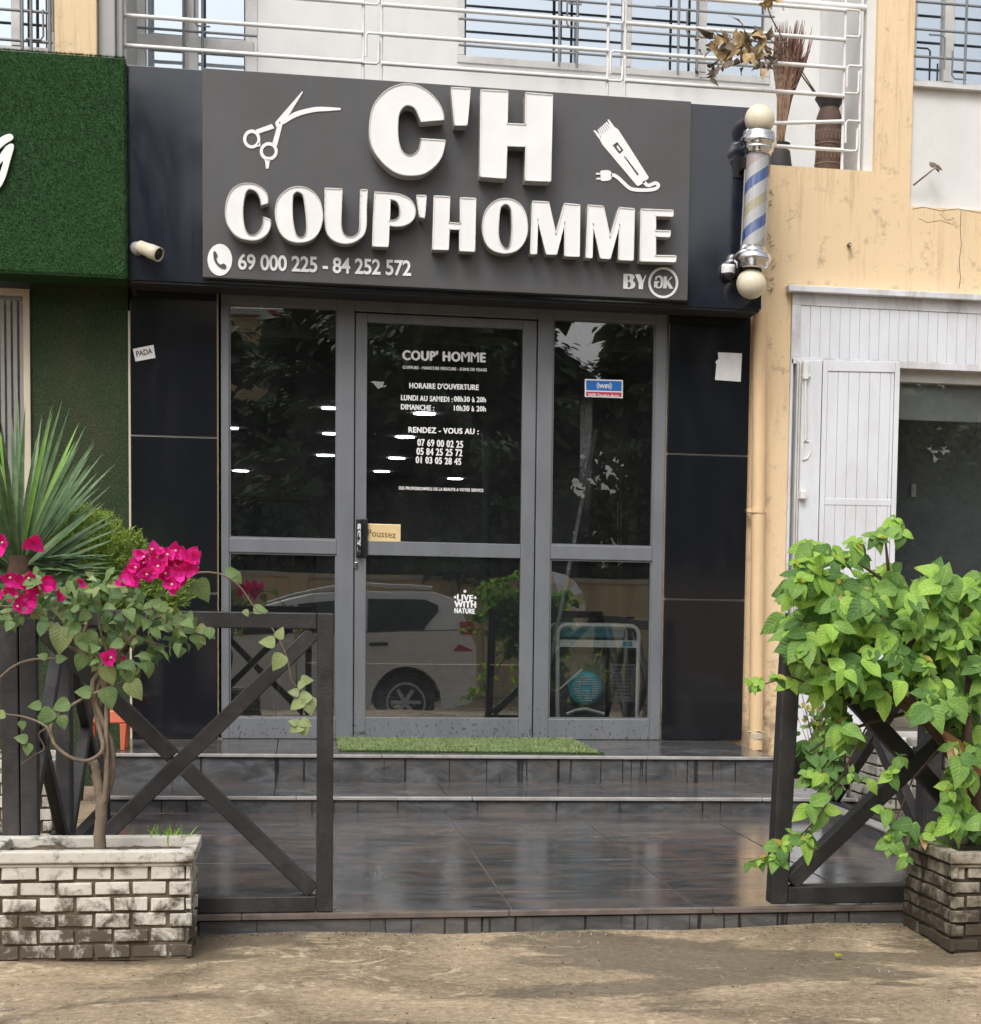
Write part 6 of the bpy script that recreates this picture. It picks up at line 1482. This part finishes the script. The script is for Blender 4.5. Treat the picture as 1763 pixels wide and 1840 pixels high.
# ================================================================== ACROSS THE STREET (seen mirrored in the glass)
def mir(x, y, d): p = at(x, y, d); return Vector((p.x, -p.y+.06, p.z))
MT['wall_far'] = simple('ochre_boundary_wall', (.70, .55, .32), .9, var=.12, nscale=1.2, dirt=(.25, .18, .1), dirt_amt=.5, dirt_scale=1.2, stretch=(2, 2, .5))
zw_ = mir(700, 1040, 21).z
MT['silver'] = simple('silver_car_paint', (.80, .80, .78), .35, .2, var=.04, coat=.8)
MT['carglass'] = simple('dark_car_glass', (.008, .008, .009), .06)
MT['redlamp'] = simple('red_tail_lamp', (.45, .01, .02), .2, coat=1.)
mb = MB(); mb.box(-16, 14, -21.3, -21, -.5, zw_)
for k in range(-4, 5): mb.box(k*3.4-.15, k*3.4+.15, -20.99, -20.9, -.5, zw_+.05)
mb.box(-16, 14, -21.4, -20.95, zw_+.001, zw_+.08, 1); tag(mb.build('boundary_wall', ['wall_far', 'cream'], None), 'ochre boundary wall across the street mirrored in the shop glass', 'wall')
# beige building across
bo = thing('far_building', 'beige house across the street mirrored in the left side light', 'house', (-5, -32, -.4))
a = mir(200, 560, 31); b = mir(590, 900, 31)
mb = MB(); mb.box(a.x-6, b.x, -39, -31, -.5, a.z); mb.build('wall', 'wall_far', bo)
mb = MB()
for k in range(7): mb.box(a.x-6.2, b.x+.2, -31.4, -30.8+.0*k, a.z+.05+.22*k, a.z+.17+.22*k)
mb.build('roof_louvres', 'white_wall', bo)
for x in (520, 560):
    p = mir(x-7, 780, 30.9); q = mir(x+8, 880, 30.9); m_ = MB(); m_.box(p.x, q.x, -31.05, -30.96, q.z, p.z); m_.build('window', 'carglass', bo)
p, q = mir(490, 560, 27), mir(486, 880, 27)
mb = MB(); mb.tube([(p.x, -27, p.z), (p.x, -27, -.5)], .10, 12); tag(mb.build('red_post', 'redlamp'), 'dark red post across the street mirrored in the left side light', 'post')
# suv
DS = 13.75
suv = thing('parked_suv', 'silver sport utility car parked across the lane, mirrored in the shop glass', 'car', mir(600, 1311, DS))
def MP(x, y, d=DS): p = mir(x, y, d); return (p.x, p.z)
yn = -DS+.06
def arch(cx, cy, r): return [(cx+r*math.cos(a), cy-r*math.sin(a)) for a in [math.pi*k/10 for k in range(11)]]
body = [(225, 1215), (245, 1170), (300, 1150), (400, 1140), (845, 1135), (858, 1165), (857, 1230), (846, 1262), (795, 1275)]+arch(730, 1262, 63)+[(660, 1285), (430, 1287)]+arch(345, 1262, 60)+[(275, 1280), (232, 1270)]
mb = MB(); mb.prism([MP(*p) for p in body], yn-1.84, yn); bd = mb.build('body', 'silver', suv, .05, 3)
roof = [(395, 1139), (440, 1108), (480, 1083), (560, 1066), (650, 1059), (780, 1060), (818, 1075), (838, 1112), (845, 1134.5)]
pr_ = [MP(*p) for p in roof]; n_ = len(pr_); cxr = sum(p[0] for p in pr_)/n_; zr0 = pr_[0][1]; zr1 = max(p[1] for p in pr_)
mb = MB(); vs = [(x, yn-.02-.14*(z-zr0)/(zr1-zr0), z) for x, z in pr_]+[(x, yn-1.82+.14*(z-zr0)/(zr1-zr0), z) for x, z in pr_]
mb.add(vs, [tuple(range(n_)), tuple(range(2*n_-1, n_-1, -1))]+[(i, i+n_, (i+1) % n_+n_, (i+1) % n_) for i in range(n_)]); mb.build('roof', 'silver', suv, .03, 3)
for w_ in ([(661, 1074), (768, 1075), (789, 1086), (790, 1098), (762, 1133), (661, 1135)], [(535, 1084), (652, 1074), (652, 1135), (535, 1136)], [(430, 1132), (470, 1102), (526, 1085), (526, 1136), (432, 1137)]):
    mb = MB(); P = [MP(*p) for p in w_]; vs = [(x, yn+.012-.14*(z-zr0)/(zr1-zr0), z) for x, z in P]+[(x, yn-.03-.14*(z-zr0)/(zr1-zr0), z) for x, z in P]; k = len(P)
    mb.add(vs, [tuple(range(k)), tuple(range(2*k-1, k-1, -1))]+[(i, i+k, (i+1) % k+k, (i+1) % k) for i in range(k)]); mb.build('window', 'carglass', suv)
for cx in (730, 345):
    for sd_ in (0, 1):
        c = mir(cx, 1262, DS); yy = yn-.02 if not sd_ else yn-1.6; 
        w = bpy.data.objects.new('wheel', None); 
        mb = MB(); mb.lathe([(.20, .0), (.36, .0), (.385, -.03), (.385, -.20), (.2, -.21)], (c.x, yy, c.z), (0, 1, 0), 32); w = mb.build('wheel', 'rubber', suv)
        mb = MB(); mb.lathe([(.0, -.02), (.05, -.015), (.06, -.05)], (c.x, yy, c.z), (0, 1, 0), 20); mb.lathe([(.235, .0), (.25, .01), (.262, .0)], (c.x, yy, c.z), (0, 1, 0), 30)
        for k in range(6):
            a = k*math.pi/3; mb.bar((c.x+.04*math.cos(a), yy-.025, c.z+.04*math.sin(a)), (c.x+.245*math.cos(a), yy-.01, c.z+.245*math.sin(a)), .05, .02)
        mb.build('rim', 'alu', w)
    c = mir(cx, 1262, DS); mb = MB(); mb.prism([MP(*p) for p in arch(cx, 1262, 61)], yn-.5, yn-.24); mb.build('wheel_well', 'rubber', suv)
mb = MB(); P = [MP(*p) for p in ((826, 1118), (853, 1118), (858, 1142), (828, 1142))]; mb.prism(P, yn-.3, yn+.014); mb.prism([MP(*p) for p in ((824, 1158), (850, 1168), (852, 1170), (814, 1170))], yn-.3, yn+.013); mb.build('tail_lamp', 'redlamp', suv)
mb = MB(); p, q = mir(664, 1158, DS), mir(697, 1157, DS); mb.tube([(p.x, yn+.03, p.z), (q.x, yn+.03, q.z)], .022, 8); mb.build('door_handle', 'blackplastic', suv)
mb = MB(); p, q = mir(480, 1078, DS), mir(780, 1055, DS); mb.tube([(p.x, yn-.2, p.z-.02), ((p.x+q.x)/2, yn-.2, q.z+.05), (q.x, yn-.2, q.z+.01)], .022, 8); mb.build('roof_rail', 'alu', suv)
for x in (656, 532): p, q = mir(x, 1140, DS), mir(x, 1280, DS); mb = MB(); mb.box(p.x-.006, p.x+.006, yn-.05, yn+.0015, q.z, p.z); mb.build('door_gap', 'rubber', suv)
# second car at the right, only its slanting bonnet shows
pc = mir(1003, 1078, 15.5)
ps = thing('striped_parasol', 'pale striped parasol across the lane mirrored low in the right side pane', 'parasol', (pc.x, pc.y, -.42))
ax = Vector((.25, .9, .35)).normalized(); ua = ax.orthogonal().normalized(); ub = ax.cross(ua); R0_ = .50; mb = MB()
for k in range(16):
    a0, a1 = k*math.pi/8, (k+1)*math.pi/8; P = []
    for a, r_ in ((a0, .02), (a0, .28), (a0, R0_), (a1, R0_), (a1, .28), (a1, .02)): P.append(pc+(ua*math.cos(a)+ub*math.sin(a))*r_-ax*(.5*r_*r_))
    mb.add(P, [(0, 1, 4, 5), (1, 2, 3, 4)], k % 2)
mb.build('canopy', ['vinyl', 'wall_far'], ps); mb = MB(); mb.tube([pc, (pc.x, pc.y-.2, -.42)], .02, 8); mb.build('pole', 'alu', ps)
# trees
def tree(px, base_y, d, top, rx, seed, n, label, trunk=.18, dens=None):
    r = random.Random(seed); c = mir(px, 1100, d); zt_ = mir(px, top, d).z
    t = thing('street_tree', label, 'tree', (c.x, -d, -.45), 'trees across the street')
    m_ = MB(); m_.tube([(c.x, -d, -.5), (c.x+.05, -d, 1.4), (c.x, -d, zt_*.6)], [trunk, trunk*.8, trunk*.3], 10)
    H = zt_-1.2
    l_ = MB()
    br = []
    for k in range(46):
        h = 1.3+H*(k/46.)*.97; w = rx*(math.sin(min(1, (k+5)/46.*1.15)*math.pi*.88)+.12)*r.uniform(.7, 1.15)
        a = r.uniform(0, 6.28); e = Vector((c.x+w*math.cos(a), -d+w*math.sin(a)*.9, h+r.uniform(-.3, .15)))
        s_ = Vector((c.x, -d, h-.1)); m_.tube([s_, e], [.035, .008], 5, 0, False); br.append((s_, e))
    for _ in range(n//2):
        s_, e = r.choice(br); p = s_.lerp(e, r.uniform(.0, .84))+Vector((r.gauss(0, .15), r.gauss(0, .15), r.gauss(0, .08)))
        l = r.uniform(.38, .68); leaf(l_, p, Vector((r.uniform(-1, 1), r.uniform(-1, 1), r.uniform(-.3, .2))), Vector((r.uniform(-.5, .5), r.uniform(-1, 1), .6)), l, l*.6, [(0, .1), (.3, .5), (.7, .4), (1, 0)], .2, .3, 0)
    for _ in range(n):
        s_, e = r.choice(br); u = r.uniform(.15, 1.05)**.7; p = s_.lerp(e, u)+Vector((r.gauss(0, .2), r.gauss(0, .2), r.gauss(0, .09)))
        dd = ((e-s_).normalized()+Vector((r.uniform(-.7, .7), r.uniform(-.7, .7), r.uniform(-.5, .2))))
        l = r.uniform(.10, .24); leaf(l_, p, dd, Vector((r.uniform(-.5, .5), r.uniform(-.5, .5), 1)), l, l*.35, [(0, .1), (.3, .5), (.7, .4), (1, 0)], .2, .3, 0)
    m_.build('trunk', 'bark_dark', t); l_.build('crown', 'tree_leaf', t, recalc=False)
tree(600, 1040, 24, 500, 2.4, 3, 9000, 'dark layered tree mirrored behind the left side light')
tree(745, 1040, 22, 380, 2.7, 4, 11000, 'tall dark tree mirrored in the door glass')
tree(890, 1040, 23.5, 420, 2.3, 5, 10000, 'broad dark tree mirrored at the right of the door glass')
tree(1180, 1040, 23, 500, 2.0, 6, 10000, 'dark tree with slanting outline mirrored in the right side light')
tree(1340, 1040, 24.5, 420, 2.6, 8, 8000, 'dark tree mirrored in the right black cladding')
tree(250, 1040, 25.5, 150, 2.3, 9, 8000, 'tall dark tree mirrored in the left end of the fascia')
tree(1560, 1040, 23.5, 640, 2.2, 10, 7000, 'dark tree mirrored in the display window at the right')
tree(1760, 1040, 24.5, 560, 2.6, 11, 7000, 'dark tree beyond the display window reflection at the far right')
hd = MB(); r = random.Random(12)
for _ in range(16000):
    x = r.uniform(-14, 13); y, z = -22.2+r.uniform(-.7, .7), r.uniform(.4, zw_+2.7+.5*math.sin(x*1.7))
    l = r.uniform(.12, .28); leaf(hd, (x, y, z), (r.uniform(-1, 1), r.uniform(-1, 1), r.uniform(-.5, .8)), (r.uniform(-1, 1), 1, r.uniform(-1, 1)), l, l*.5, [(0, .1), (.3, .5), (.7, .4), (1, 0)], .2, .3, 0)
o = hd.build('hedge', 'tree_leaf', None, recalc=False); tag(o, 'dense dark greenery above the wall across the street', kind='stuff')
